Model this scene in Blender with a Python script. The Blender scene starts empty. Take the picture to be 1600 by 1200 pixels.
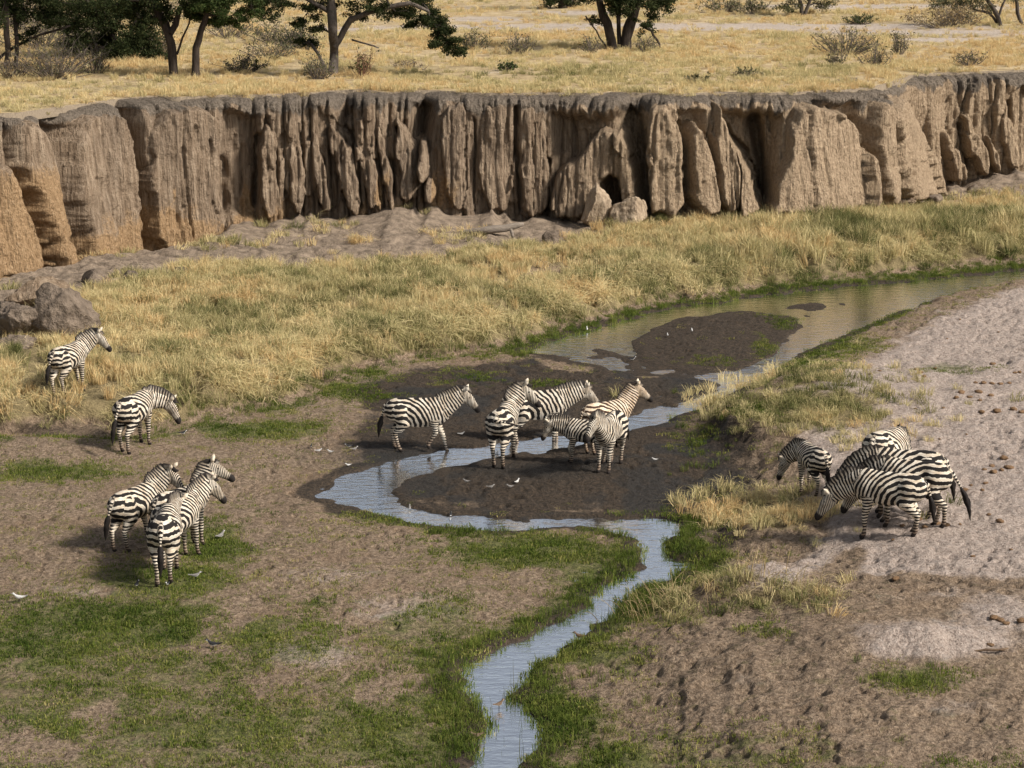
import bpy, math, random
import numpy as np
from mathutils import Vector

rng = np.random.default_rng(11)
random.seed(5)
R = math.radians
scene = bpy.context.scene
COL = scene.collection

# ------------------------------------------------------------------ camera
CAM_H, FPX, PITCH = 12.0, 3400.0, math.atan(750.0 / 3400.0)
cam_data = bpy.data.cameras.new('camera')
cam = bpy.data.objects.new('camera', cam_data)
COL.objects.link(cam)
cam.location = (0, 0, CAM_H)
cam.rotation_euler = (math.pi / 2 - PITCH, 0, 0)
cam_data.sensor_width = 36.0
cam_data.lens = 36.0 * FPX / 1600.0
cam_data.clip_end = 8000.0
scene.camera = cam

# ------------------------------------------------------------------ sky, sun, exposure
SUN_ELEV, SUN_AZ = R(39), R(-25)          # azimuth: angle of the direction to the sun from +X
sun_dir = Vector((math.cos(SUN_AZ) * math.cos(SUN_ELEV), math.sin(SUN_AZ) * math.cos(SUN_ELEV), math.sin(SUN_ELEV)))
world = bpy.data.worlds.new('World')
scene.world = world
world.use_nodes = True
wn = world.node_tree
sky = wn.nodes.new('ShaderNodeTexSky')
sky.sky_type = 'NISHITA'
sky.sun_disc = False
sky.sun_elevation = SUN_ELEV
sky.sun_rotation = math.pi / 2 - SUN_AZ
sky.air_density, sky.dust_density, sky.ozone_density = 1.0, 2.0, 1.0
wn.nodes['Background'].inputs['Strength'].default_value = 0.125
bw = wn.nodes.new('ShaderNodeRGBToBW'); wn.links.new(sky.outputs[0], bw.inputs[0])      # thin even cloud veil whitens the blue
vm = wn.nodes.new('ShaderNodeMix'); vm.data_type = 'RGBA'; vm.inputs[0].default_value = 0.72
wn.links.new(sky.outputs[0], vm.inputs[6]); wn.links.new(bw.outputs[0], vm.inputs[7])
wn.links.new(vm.outputs[2], wn.nodes['Background'].inputs['Color'])
sl = bpy.data.lights.new('sun', 'SUN')
sl.energy, sl.angle, sl.color = 4.7, R(9.0), (1.0, 0.93, 0.84)
sun = bpy.data.objects.new('sun', sl)
COL.objects.link(sun)
sun.rotation_euler = sun_dir.to_track_quat('Z', 'Y').to_euler()
scene.view_settings.view_transform = 'Standard'
scene.view_settings.look = 'None'
scene.view_settings.exposure = 0.36
scene.view_settings.gamma = 1.0
scene.view_settings.use_curve_mapping = False
scene.cycles.max_bounces = 3
scene.cycles.adaptive_threshold = 0.025
scene.cycles.diffuse_bounces = 2
scene.cycles.transparent_max_bounces = 4

# ------------------------------------------------------------------ projection helpers (photo pixels <-> place)
CP, SP = math.cos(PITCH), math.sin(PITCH)
def ray(px, py):
    a = (np.asarray(px, float) - 800.0) / FPX
    b = (600.0 - np.asarray(py, float)) / FPX
    return a, CP + b * SP, -SP + b * CP
def unproj(px, py, z=0.0):
    dx, dy, dz = ray(px, py)
    t = (z - CAM_H) / dz
    return dx * t, dy * t
def proj(x, y, z):
    h = np.asarray(z, float) - CAM_H
    f = y * CP - h * SP
    u = y * SP + h * CP
    return 800.0 + FPX * x / f, 600.0 - FPX * u / f

# ------------------------------------------------------------------ noise
def _hash(ix, iy, seed):
    with np.errstate(over='ignore'):
        h = ix.astype(np.int64).astype(np.uint32) * np.uint32(374761393) + iy.astype(np.int64).astype(np.uint32) * np.uint32(668265263) + np.uint32(seed * 2246822519 & 0xffffffff)
        h = (h ^ (h >> np.uint32(13))) * np.uint32(1274126177)
        h = h ^ (h >> np.uint32(16))
    return h.astype(np.float64) / 4294967295.0
def vn(x, y, seed=0):
    x = np.asarray(x, float); y = np.asarray(y, float) + 0 * x
    x = x + 0 * y
    ix, iy = np.floor(x), np.floor(y)
    fx, fy = x - ix, y - iy
    fx = fx * fx * fx * (fx * (fx * 6 - 15) + 10); fy = fy * fy * fy * (fy * (fy * 6 - 15) + 10)
    a = _hash(ix, iy, seed); b = _hash(ix + 1, iy, seed)
    c = _hash(ix, iy + 1, seed); d = _hash(ix + 1, iy + 1, seed)
    return (a + (b - a) * fx) * (1 - fy) + (c + (d - c) * fx) * fy
def fbm(x, y, seed=0, oct=4):
    s, a, t = 0.0, 0.5, 0.0
    for i in range(oct):
        s = s + a * vn(x * 2 ** i + 17.3 * i, y * 2 ** i - 9.1 * i, seed + i)
        t += a; a *= 0.5
    return s / t
def worley(x, y, seed=0):
    x = np.asarray(x, float); y = np.asarray(y, float)
    ix, iy = np.floor(x), np.floor(y)
    best = np.full(x.shape, 9.0)
    for dx in (-1, 0, 1):
        for dy in (-1, 0, 1):
            cx = ix + dx + _hash(ix + dx, iy + dy, seed); cy = iy + dy + _hash(ix + dx, iy + dy, seed + 50)
            best = np.minimum(best, (cx - x) ** 2 + (cy - y) ** 2)
    return np.sqrt(best)
def sstep(a, b, x):
    t = np.clip((x - a) / (b - a), 0, 1)
    return t * t * (3 - 2 * t)

def seg_dist(X, Y, poly, closed):
    """unsigned distance to a polyline, and inside flag (closed) or signed side (open, + = left of travel)"""
    n = len(poly)
    best = np.full(X.shape, 1e9); inside = np.zeros(X.shape, bool); side = np.zeros(X.shape)
    for i in range(n if closed else n - 1):
        ax, ay = poly[i]; bx, by = poly[(i + 1) % n]
        ex, ey = bx - ax, by - ay
        L = ex * ex + ey * ey + 1e-12
        t = np.clip(((X - ax) * ex + (Y - ay) * ey) / L, 0, 1)
        d = (X - ax - t * ex) ** 2 + (Y - ay - t * ey) ** 2
        cr = ex * (Y - ay) - ey * (X - ax)
        m = d < best
        best = np.where(m, d, best)
        if not closed:
            side = np.where(m, np.sign(cr), side)
        else:
            c = (ay > Y) != (by > Y)
            with np.errstate(divide='ignore', invalid='ignore'):
                xi = ax + (Y - ay) * ex / (ey if abs(ey) > 1e-12 else 1e-12)
            inside ^= c & (X < xi)
    best = np.sqrt(best)
    return (np.where(inside, -best, best)) if closed else best * side

def chaikin(pts, closed=False, it=2):
    pts = [tuple(p) for p in pts]
    for _ in range(it):
        out = []
        n = len(pts)
        rngi = range(n) if closed else range(n - 1)
        if not closed: out.append(pts[0])
        for i in rngi:
            a, b = pts[i], pts[(i + 1) % n]
            out.append((a[0] * .75 + b[0] * .25, a[1] * .75 + b[1] * .25))
            out.append((a[0] * .25 + b[0] * .75, a[1] * .25 + b[1] * .75))
        if not closed: out.append(pts[-1])
        pts = out
    return pts
def poly_ground(pts, z=0.0):
    return [tuple(float(v) for v in unproj(p[0], p[1], z)) for p in pts]

# ------------------------------------------------------------------ mesh / object helpers
def make_obj(name, verts, faces, mat=None, parent=None, smooth=True, link=True, attrs=None):
    me = bpy.data.meshes.new(name)
    verts = np.asarray(verts, np.float32)
    if isinstance(faces, np.ndarray) and faces.ndim == 2:
        k = faces.shape[1]
        me.vertices.add(len(verts)); me.vertices.foreach_set('co', verts.ravel())
        me.loops.add(faces.size); me.loops.foreach_set('vertex_index', faces.astype(np.int32).ravel())
        me.polygons.add(len(faces)); me.polygons.foreach_set('loop_start', np.arange(0, faces.size, k, dtype=np.int32))
        try: me.polygons.foreach_set('loop_total', np.full(len(faces), k, np.int32))
        except Exception: pass
        me.update(calc_edges=True)
    else:
        me.from_pydata([tuple(map(float, v)) for v in verts], [], [tuple(map(int, f)) for f in faces])
    if smooth and len(me.polygons):
        me.polygons.foreach_set('use_smooth', np.ones(len(me.polygons), bool))
    for an, av in (attrs or {}).items():
        av = np.asarray(av, np.float32)
        if av.ndim == 1:
            a = me.attributes.new(an, 'FLOAT', 'POINT'); a.data.foreach_set('value', av)
        else:
            a = me.attributes.new(an, 'FLOAT_COLOR', 'POINT')
            if av.shape[1] == 3: av = np.hstack([av, np.ones((len(av), 1), np.float32)])
            a.data.foreach_set('color', av.ravel())
    if mat: me.materials.append(mat)
    o = bpy.data.objects.new(name, me)
    if link: COL.objects.link(o)
    if parent: o.parent = parent
    return o
def tag(o, label=None, cat=None, group=None, kind=None):
    if label: o['label'] = label
    if cat: o['category'] = cat
    if group: o['group'] = group
    if kind: o['kind'] = kind
    return o
def empty(name, loc, rz=0.0):
    o = bpy.data.objects.new(name, None)
    COL.objects.link(o); o.location = loc; o.rotation_euler = (0, 0, rz); o.empty_display_size = 0.2
    return o
def grid_faces(nr, nc):
    i = np.arange(nr - 1)[:, None] * nc + np.arange(nc - 1)[None, :]
    return np.stack([i, i + 1, i + nc + 1, i + nc], -1).reshape(-1, 4)

# ------------------------------------------------------------------ shader helpers
class NT:
    def __init__(s, name):
        s.m = bpy.data.materials.new(name); s.m.use_nodes = True
        s.t = s.m.node_tree; s.n = s.t.nodes; s.n.clear()
        s.out = s.n.new('ShaderNodeOutputMaterial')
    def new(s, typ, **kw):
        n = s.n.new(typ)
        for k, v in kw.items():
            if k.startswith('i_'):
                key = k[2:]
                n.inputs[int(key) if key.isdigit() else key.replace('_', ' ')].default_value = v
            else: setattr(n, k, v)
        return n
    def link(s, a, b): s.t.links.new(a, b)
    def val(s, v, sock):
        if hasattr(v, 'links') or isinstance(v, bpy.types.NodeSocket): s.link(v, sock)
        else: sock.default_value = v
    def math(s, op, a, b=0.0, c=0.0, clamp=False):
        n = s.n.new('ShaderNodeMath'); n.operation = op; n.use_clamp = clamp
        s.val(a, n.inputs[0]); s.val(b, n.inputs[1]); s.val(c, n.inputs[2])
        return n.outputs[0]
    def mix(s, f, a, b, mode='MIX'):
        n = s.n.new('ShaderNodeMix'); n.data_type = 'RGBA'; n.blend_type = mode
        s.val(f, n.inputs[0])
        for v, i in ((a, 6), (b, 7)):
            if isinstance(v, tuple): v = (*v[:3], 1.0)
            s.val(v, n.inputs[i])
        return n.outputs[2]
    def noise(s, vec, scale, detail=4.0, rough=0.55, dist=0.0):
        n = s.n.new('ShaderNodeTexNoise')
        n.inputs['Scale'].default_value = scale; n.inputs['Detail'].default_value = detail
        n.inputs['Roughness'].default_value = rough; n.inputs['Distortion'].default_value = dist
        if vec is not None: s.link(vec, n.inputs['Vector'])
        return n.outputs[0]
    def obj_co(s): return s.n.new('ShaderNodeTexCoord').outputs['Object']
    def mapping(s, vec, scale):
        n = s.n.new('ShaderNodeMapping'); n.inputs['Scale'].default_value = scale
        s.link(vec, n.inputs['Vector']); return n.outputs[0]
    def ramp(s, f, stops):
        n = s.n.new('ShaderNodeValToRGB'); s.link(f, n.inputs[0])
        el = n.color_ramp.elements
        while len(el) < len(stops): el.new(0.5)
        for e, (p, c) in zip(el, stops): e.position = p; e.color = (*c, 1.0)
        return n.outputs[0]
    def step(s, a, b, v):
        n = s.n.new('ShaderNodeMapRange'); n.interpolation_type = 'SMOOTHSTEP'
        n.inputs[1].default_value = a; n.inputs[2].default_value = b
        s.link(v, n.inputs[0]); return n.outputs[0]
    def attr(s, name, typ='GEOMETRY'):
        n = s.n.new('ShaderNodeAttribute'); n.attribute_name = name; n.attribute_type = typ
        return n
    def bump(s, h, strength, dist):
        n = s.n.new('ShaderNodeBump'); n.inputs['Strength'].default_value = strength
        n.inputs['Distance'].default_value = dist; s.link(h, n.inputs['Height']); return n
    def principled(s, col, rough=0.9, spec=0.2, normal=None):
        n = s.n.new('ShaderNodeBsdfPrincipled')
        if isinstance(col, tuple): col = (*col[:3], 1.0)
        s.val(col, n.inputs['Base Color']); s.val(rough, n.inputs['Roughness'])
        n.inputs['Specular IOR Level'].default_value = spec
        if normal is not None: s.link(normal, n.inputs['Normal'])
        return n
    def done(s, bsdf):
        s.link(bsdf.outputs[0] if hasattr(bsdf, 'outputs') else bsdf, s.out.inputs[0]); return s.m

# ------------------------------------------------------------------ materials: ground
def mat_ground():
    t = NT('river_bed_ground'); co = t.obj_co()
    a1, a2 = t.attr('m1'), t.attr('m2')
    s1 = t.n.new('ShaderNodeSeparateColor'); t.link(a1.outputs['Color'], s1.inputs[0])
    s2 = t.n.new('ShaderNodeSeparateColor'); t.link(a2.outputs['Color'], s2.inputs[0])
    sand, green, mud = s1.outputs[0], s1.outputs[1], s1.outputs[2]
    dry, wet, talus = s2.outputs[0], s2.outputs[1], s2.outputs[2]
    nL = t.noise(co, 0.55, 4, 0.6); nM = t.noise(co, 3.1, 5, 0.65); nF = t.noise(co, 13.0, 4, 0.65); nX = t.noise(co, 27.0, 4, 0.7)
    def pert(mask, n, amp, lo=0.3, hi=0.7):
        v = t.math('MULTIPLY_ADD', t.math('SUBTRACT', n, 0.5), amp, mask)
        return t.step(lo, hi, v)
    earth = t.ramp(nF, [(0.30, (0.070, 0.048, 0.031)), (0.48, (0.20, 0.142, 0.095)), (0.70, (0.36, 0.272, 0.19))])
    earth = t.mix(t.math('MULTIPLY', t.step(0.45, 0.75, nL), 0.55), earth, (0.19, 0.125, 0.078))
    earth = t.mix(t.math('MULTIPLY', t.step(0.54, 0.66, nX), 0.35), earth, (0.30, 0.235, 0.165))
    earth = t.mix(t.math('MULTIPLY', t.step(0.55, 0.68, nM), 0.5), earth, (0.10, 0.09, 0.035))
    sandc = t.ramp(nF, [(0.30, (0.15, 0.116, 0.094)), (0.44, (0.345, 0.275, 0.23)), (0.70, (0.50, 0.415, 0.355))])
    sandc = t.mix(t.math('MULTIPLY', t.step(0.5, 0.8, nM), 0.5), sandc, (0.26, 0.235, 0.22))
    sandc = t.mix(t.math('MULTIPLY', t.step(0.56, 0.66, nX), 0.5), sandc, (0.12, 0.088, 0.062))
    sandc = t.mix(t.math('MULTIPLY', t.step(0.46, 0.36, nX), 0.45), sandc, (0.46, 0.385, 0.33))
    col = t.mix(pert(sand, nM, 0.7), earth, sandc)
    tal = t.ramp(nM, [(0.3, (0.12, 0.092, 0.066)), (0.5, (0.245, 0.188, 0.136)), (0.72, (0.38, 0.295, 0.215))])
    col = t.mix(talus, col, tal)
    dryc = t.ramp(nM, [(0.3, (0.12, 0.095, 0.045)), (0.6, (0.25, 0.195, 0.10)), (0.8, (0.34, 0.27, 0.14))])
    col = t.mix(pert(dry, nM, 0.5), col, dryc)
    grn = t.ramp(nF, [(0.3, (0.036, 0.046, 0.012)), (0.55, (0.105, 0.118, 0.028)), (0.75, (0.20, 0.185, 0.062))])
    col = t.mix(t.math('MULTIPLY', pert(green, nM, 1.1, 0.25, 0.75), 0.85), col, grn)
    mudc = t.ramp(nF, [(0.3, (0.020, 0.015, 0.011)), (0.55, (0.055, 0.040, 0.027)), (0.78, (0.125, 0.085, 0.055))])
    col = t.mix(pert(mud, nM, 0.6), col, mudc)
    col = t.mix(wet, col, (0.018, 0.017, 0.015))
    h = t.math('ADD', t.math('MULTIPLY', nM, 0.5), t.math('ADD', t.math('MULTIPLY', nF, 0.5), t.math('MULTIPLY', nX, 0.38)))
    b = t.bump(h, 1.0, 0.16)
    rough = t.math('MULTIPLY_ADD', wet, -0.55, 0.95)
    return t.done(t.principled(col, rough, 0.25, b.outputs[0]))

def mat_plateau():
    t = NT('plateau_ground'); co = t.obj_co()
    nL = t.noise(t.mapping(co, (0.35, 1.0, 1)), 0.22, 5, 0.6); nM = t.noise(co, 1.3, 5, 0.65); nF = t.noise(co, 7.0, 4, 0.6)
    col = t.ramp(nM, [(0.3, (0.20, 0.145, 0.078)), (0.5, (0.38, 0.29, 0.165)), (0.72, (0.51, 0.405, 0.25))])
    bare = t.attr('bare').outputs['Fac']
    pale = t.ramp(nF, [(0.3, (0.30, 0.25, 0.205)), (0.7, (0.47, 0.395, 0.325))])
    bm = t.step(0.35, 0.65, t.math('MULTIPLY_ADD', t.math('SUBTRACT', nM, 0.5), 0.8, bare))
    col = t.mix(bm, col, pale)
    col = t.mix(t.math('MULTIPLY', t.step(0.55, 0.7, nL), 0.5), col, (0.17, 0.15, 0.07))
    col = t.mix(t.step(0.25, 0.75, t.math('MULTIPLY_ADD', t.math('SUBTRACT', nF, 0.5), 1.2, t.attr('rim').outputs['Fac'])), col, (0.20, 0.16, 0.115))
    b = t.bump(t.math('ADD', nM, nF), 0.8, 0.12)
    return t.done(t.principled(col, 0.95, 0.1, b.outputs[0]))

def mat_cliff(name='eroded_earth'):
    t = NT(name); co = t.obj_co()
    st = t.noise(t.mapping(co, (6.5, 6.5, 0.55)), 1.0, 6, 0.65, 0.3)
    st2 = t.noise(t.mapping(co, (16.0, 16.0, 0.9)), 1.0, 4, 0.6)
    nL = t.noise(t.mapping(co, (1, 1, 0.6)), 0.45, 4, 0.6); nF = t.noise(co, 9.0, 5, 0.65)
    col = t.ramp(st, [(0.28, (0.085, 0.059, 0.039)), (0.46, (0.225, 0.163, 0.110)), (0.70, (0.385, 0.298, 0.212))])
    col = t.mix(t.math('MULTIPLY', t.step(0.45, 0.7, nL), 0.5), col, (0.17, 0.13, 0.096))
    ow = t.attr('ochre').outputs['Fac']; tp = t.attr('topsoil').outputs['Fac']; pl = t.attr('pale').outputs['Fac']
    och = t.ramp(nF, [(0.3, (0.21, 0.130, 0.066)), (0.6, (0.35, 0.235, 0.132)), (0.8, (0.42, 0.31, 0.20))])
    col = t.mix(t.step(0.3, 0.7, t.math('MULTIPLY_ADD', t.math('SUBTRACT', nF, 0.5), 0.9, ow)), col, och)
    plc = t.ramp(nF, [(0.3, (0.225, 0.160, 0.102)), (0.6, (0.38, 0.285, 0.19)), (0.8, (0.455, 0.355, 0.25))])
    col = t.mix(t.step(0.25, 0.8, t.math('MULTIPLY_ADD', t.math('SUBTRACT', st, 0.5), 0.8, pl)), col, plc)
    top = t.ramp(nF, [(0.3, (0.085, 0.068, 0.052)), (0.7, (0.225, 0.185, 0.145))])
    col = t.mix(t.step(0.3, 0.7, t.math('MULTIPLY_ADD', t.math('SUBTRACT', st, 0.5), 1.2, tp)), col, top)
    h = t.math('ADD', t.math('MULTIPLY', st, 0.8), t.math('ADD', t.math('MULTIPLY', st2, 0.35), t.math('MULTIPLY', nF, 0.4)))
    b = t.bump(h, 1.0, 0.28)
    return t.done(t.principled(col, 0.95, 0.1, b.outputs[0]))

def mat_water():
    t = NT('stream_water'); co = t.obj_co()
    n1 = t.noise(t.mapping(co, (1.0, 2.2, 1)), 2.2, 3, 0.5); n2 = t.noise(t.mapping(co, (1.0, 1.6, 1)), 9.0, 3, 0.5)
    b = t.bump(t.math('ADD', n1, t.math('MULTIPLY', n2, 0.35)), 0.5, 0.035)
    p = t.principled((0.055, 0.052, 0.046), 0.5, 0.3)
    g = t.n.new('ShaderNodeBsdfGlossy'); g.inputs['Roughness'].default_value = 0.045
    g.inputs['Color'].default_value = (0.95, 0.97, 1.0, 1); t.link(b.outputs[0], g.inputs['Normal'])
    fr = t.n.new('ShaderNodeFresnel'); fr.inputs['IOR'].default_value = 2.6; t.link(b.outputs[0], fr.inputs['Normal'])
    mx = t.n.new('ShaderNodeMixShader')
    t.link(t.math('MULTIPLY_ADD', fr.outputs[0], 0.4, 0.82, clamp=True), mx.inputs[0])
    t.link(p.outputs[0], mx.inputs[1]); t.link(g.outputs[0], mx.inputs[2])
    return t.done(mx)

def mat_grass(name, cols, rand=0.35, trans=0.25):
    """blade colour from the tuft's own tint (0..1) through a ramp"""
    t = NT(name)
    tint = t.attr('tint', 'INSTANCER').outputs['Fac']
    oi = t.attr('bl').outputs['Fac']
    f = t.math('ADD', tint, t.math('MULTIPLY', t.math('SUBTRACT', oi, 0.5), rand), clamp=True)
    col = t.ramp(f, cols)
    d = t.n.new('ShaderNodeBsdfDiffuse'); t.link(col, d.inputs[0])
    tr = t.n.new('ShaderNodeBsdfTranslucent'); t.link(col, tr.inputs[0])
    mx = t.n.new('ShaderNodeMixShader'); mx.inputs[0].default_value = trans
    t.link(d.outputs[0], mx.inputs[1]); t.link(tr.outputs[0], mx.inputs[2])
    return t.done(mx)

def mat_simple(name, c1, c2, scale=6.0, rough=0.9, bump=0.4, bdist=0.03, vec=(1, 1, 1)):
    t = NT(name); co = t.mapping(t.obj_co(), vec)
    n = t.noise(co, scale, 5, 0.65)
    col = t.ramp(n, [(0.3, c1), (0.7, c2)])
    b = t.bump(n, bump, bdist)
    return t.done(t.principled(col, rough, 0.15, b.outputs[0]))

def mat_leaf(name, c1, c2, c3):
    t = NT(name)
    f = t.attr('bl').outputs['Fac']
    col = t.ramp(f, [(0.0, c1), (0.5, c2), (1.0, c3)])
    d = t.n.new('ShaderNodeBsdfDiffuse'); t.link(col, d.inputs[0])
    tr = t.n.new('ShaderNodeBsdfTranslucent'); t.link(col, tr.inputs[0])
    mx = t.n.new('ShaderNodeMixShader'); mx.inputs[0].default_value = 0.25
    t.link(d.outputs[0], mx.inputs[1]); t.link(tr.outputs[0], mx.inputs[2])
    return t.done(mx)

def mat_zebra(name, black, white, warm, bias=0.0):
    t = NT(name); co0 = t.obj_co()
    oi = t.n.new('ShaderNodeObjectInfo')
    va = t.n.new('ShaderNodeVectorMath'); va.operation = 'ADD'; t.link(co0, va.inputs[0])
    cb = t.n.new('ShaderNodeCombineXYZ'); t.link(t.math('MULTIPLY', oi.outputs['Random'], 40.0), cb.inputs[0]); t.link(cb.outputs[0], va.inputs[1])
    co = va.outputs[0]
    ph = t.attr('phase').outputs['Fac']; dk = t.attr('dark').outputs['Fac']
    wh = t.attr('white').outputs['Fac']; dirt = t.attr('dirt').outputs['Fac']
    n = t.noise(co, 4.0, 3, 0.55); n2 = t.noise(co, 22.0, 3, 0.6); n3 = t.noise(co, 7.0, 2, 0.5)
    p = t.math('ADD', ph, t.math('MULTIPLY', t.math('SUBTRACT', n, 0.5), 1.1))
    s0 = t.math('SINE', t.math('MULTIPLY', p, 2 * math.pi))
    s = t.math('ADD', s0, t.math('MULTIPLY', t.math('SUBTRACT', n2, 0.5), 0.4))
    s = t.math('ADD', s, t.math('MULTIPLY', t.math('SUBTRACT', n3, 0.5), 1.1))
    s = t.math('SUBTRACT', s, t.math('MULTIPLY', wh, 1.9))
    k = t.step(-0.42 + bias, -0.06 + bias, s)
    wc = t.mix(t.step(0.3, 0.7, n3), white, warm)
    wc = t.mix(t.math('MULTIPLY', t.step(-0.80, -0.98, s0), 0.35), wc, (0.30, 0.20, 0.13))
    wc = t.mix(t.math('MULTIPLY', dirt, 0.8), wc, (0.15, 0.095, 0.062))
    bc = t.mix(t.math('MULTIPLY', dirt, 0.45), black, (0.075, 0.048, 0.032))
    col = t.mix(k, wc, bc)
    col = t.mix(dk, col, (0.018, 0.014, 0.012))
    b = t.bump(t.noise(co, 60.0, 2), 0.25, 0.01)
    return t.done(t.principled(col, 0.8, 0.2, b.outputs[0]))

M_GROUND, M_PLAT, M_CLIFF, M_WATER = mat_ground(), mat_plateau(), mat_cliff(), mat_water()

# ================================================================== THE RIVER BED
W1 = [(728,1225),(733,1185),(742,1160),(772,1128),(760,1112),(726,1085),(722,1060),(735,1035),(785,1008),(850,985),(905,965),(940,935),(950,912),(1000,895),(1014,880),(1003,862),(990,842),(960,829),(900,825),(850,827),(780,832),(700,822),(640,814),(580,802),(530,790),(506,776),(510,760),(545,743),(600,726),(660,714),(720,703),(770,692),(830,687),(880,679),(940,664),(985,650),(1050,628),(1060,650),
      (1000,676),(940,690),(885,697),(830,707),(760,722),(690,734),(640,747),(606,760),(600,775),(630,788),(700,800),(760,808),(850,815),(930,813),(1000,810),(1058,814),(1066,830),(1035,846),(1050,868),(1094,886),(1040,900),(1000,922),(962,965),(925,990),(870,1025),(835,1050),(803,1085),(830,1110),(860,1140),(845,1165),(815,1190),(800,1225)]
W2 = [(796,554),(860,531),(920,512),(985,494),(1060,479),(1150,466),(1250,452),(1400,440),(1600,420),(1800,398),(1800,425),(1600,446),(1500,463),(1420,486),(1380,502),(1330,523),(1270,551),(1215,581),(1190,602),(1130,630),(1060,657),(1000,677),(950,690),(950,664),(1010,642),(1075,622),(1112,604),(1090,592),(1000,587),(930,577),(880,562),(830,558)]
FOOT = [(-700,860),(-300,775),(-80,722),(0,706),(130,702),(240,694),(330,672),(430,652),(520,606),(600,584),(700,566),(790,551),(860,529),(985,491),(1150,463),(1400,436),(1600,415),(1900,382),(2300,345)]
RBANK = [(950,1400),(880,1250),(885,1150),(840,1090),(900,1025),(960,965),(1010,918),(1105,888),(1115,860),(1100,825),(1125,770),(1085,715),(1105,668),(1180,626),(1235,590),(1330,541),(1400,505),(1500,472),(1700,440),(2300,380)]
ISLAND = [(1005,545),(1020,515),(1080,497),(1160,490),(1225,492),(1238,505),(1215,528),(1200,555),(1150,576),(1080,580),(1025,568)]
W1g, W2g = chaikin(poly_ground(W1), True, 1), chaikin(poly_ground(W2), True, 1)
FOOTg, RBANKg = chaikin(poly_ground(FOOT), False, 2), chaikin(poly_ground(RBANK), False, 2)
ISLg = chaikin(poly_ground(ISLAND), True, 1)

# cliff top line in the photograph -> a curve y = yc(x) on the plateau level
ZP = 5.45
TOPL = [(-900,225),(-400,205),(-60,186),(20,183),(70,176),(150,165),(240,158),(340,153),(480,151),(620,150),(760,150),(860,149),(980,151),(1060,152),(1130,149),(1230,150),(1300,146),(1370,141),(1400,134),(1425,122),(1480,118),(1600,116),(1800,112),(2400,98)]
_tl = np.array([unproj(p[0], p[1], ZP) for p in TOPL])
_o = np.argsort(_tl[:, 0]); _tl = _tl[_o]
def yc(x): return np.interp(x, _tl[:, 0], _tl[:, 1])
def _wall_z(px, py):
    dx, dy, dz = (float(v) for v in ray(px, py)); lo, hi = 20.0, 200.0
    for _ in range(50):
        m = (lo + hi) / 2
        if m * dy < float(yc(m * dx)): lo = m
        else: hi = m
    return lo * dx, CAM_H + lo * dz
BASE = [(-60,470),(40,448),(95,428),(150,424),(215,404),(300,394),(335,372),(365,345),(420,342),(520,330),(620,316),(700,320),(800,332),(860,340),(930,342),(1000,338),(1190,331),(1340,322),(1400,312),(1440,298),(1500,284),(1560,270),(1640,258)]
_bz = np.array([_wall_z(*p) for p in BASE])
TALUS = np.array([(-900,.4),(0,.35),(100,.2),(300,.45),(360,1.1),(420,1.45),(520,1.3),(620,1.15),(700,.85),(800,.5),(880,.25),(960,.1),(1330,.05),(1420,.5),(1480,.9),(1560,1.2),(1700,1.3),(2400,1.2)])
_tx = np.array([float(np.interp(p, [q[0] for q in TOPL], _tl[:, 0])) for p in TALUS[:, 0]])

MOUNDS = [((1165,935),1.15,0.8,0.42),((1215,905),1.0,0.7,0.20),((1420,1050),1.25,0.55,0.30),((1290,650),2.6,2.0,0.30),((1190,830),1.6,1.1,0.22),((1260,610),1.6,1.6,.22),((60,690),2.4,1.0,.25),
          ((470,905),2.2,1.5,.10),((560,1010),2.2,1.4,.12),((230,880),2.0,1.6,.08),((1040,1000),1.6,1.3,.12)]
MNDg = [(*[float(v) for v in unproj(c[0], c[1], 0.35)], rx, ry, h) for c, rx, ry, h in MOUNDS]

CHANg = [(poly_ground([(1800,412),(1600,433),(1420,464),(1320,505),(1240,555),(1170,600),(1090,636),(980,670)]), .75), (poly_ground([(1500,445),(1250,462),(1080,485),(960,515),(870,540)]), .9)]
def ground_fields(X, Y):
    jx = (fbm(X * 1.4, Y * 1.4, 3, 3) - .5); jy = (fbm(X * 1.4 + 40, Y * 1.4, 4, 3) - .5)
    Xj, Yj = X + jx * 0.55, Y + jy * 0.9
    d1 = seg_dist(Xj, Yj, W1g, True); d2 = seg_dist(Xj, Yj, W2g, True); isl = seg_dist(Xj, Yj, ISLg, True)
    d1 = d1 - .16
    dw = np.minimum(d1, d2)
    dw = np.maximum(dw, -isl)
    foot = seg_dist(X + jx * 1.2, Y + jy * 1.6, FOOTg, False)       # + beyond the foot of the grassy bank
    rb = -seg_dist(X + jx * .8, Y + jy * 1.2, RBANKg, False)       # + on the sandy side
    return d1, d2, isl, dw, foot, rb
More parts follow.
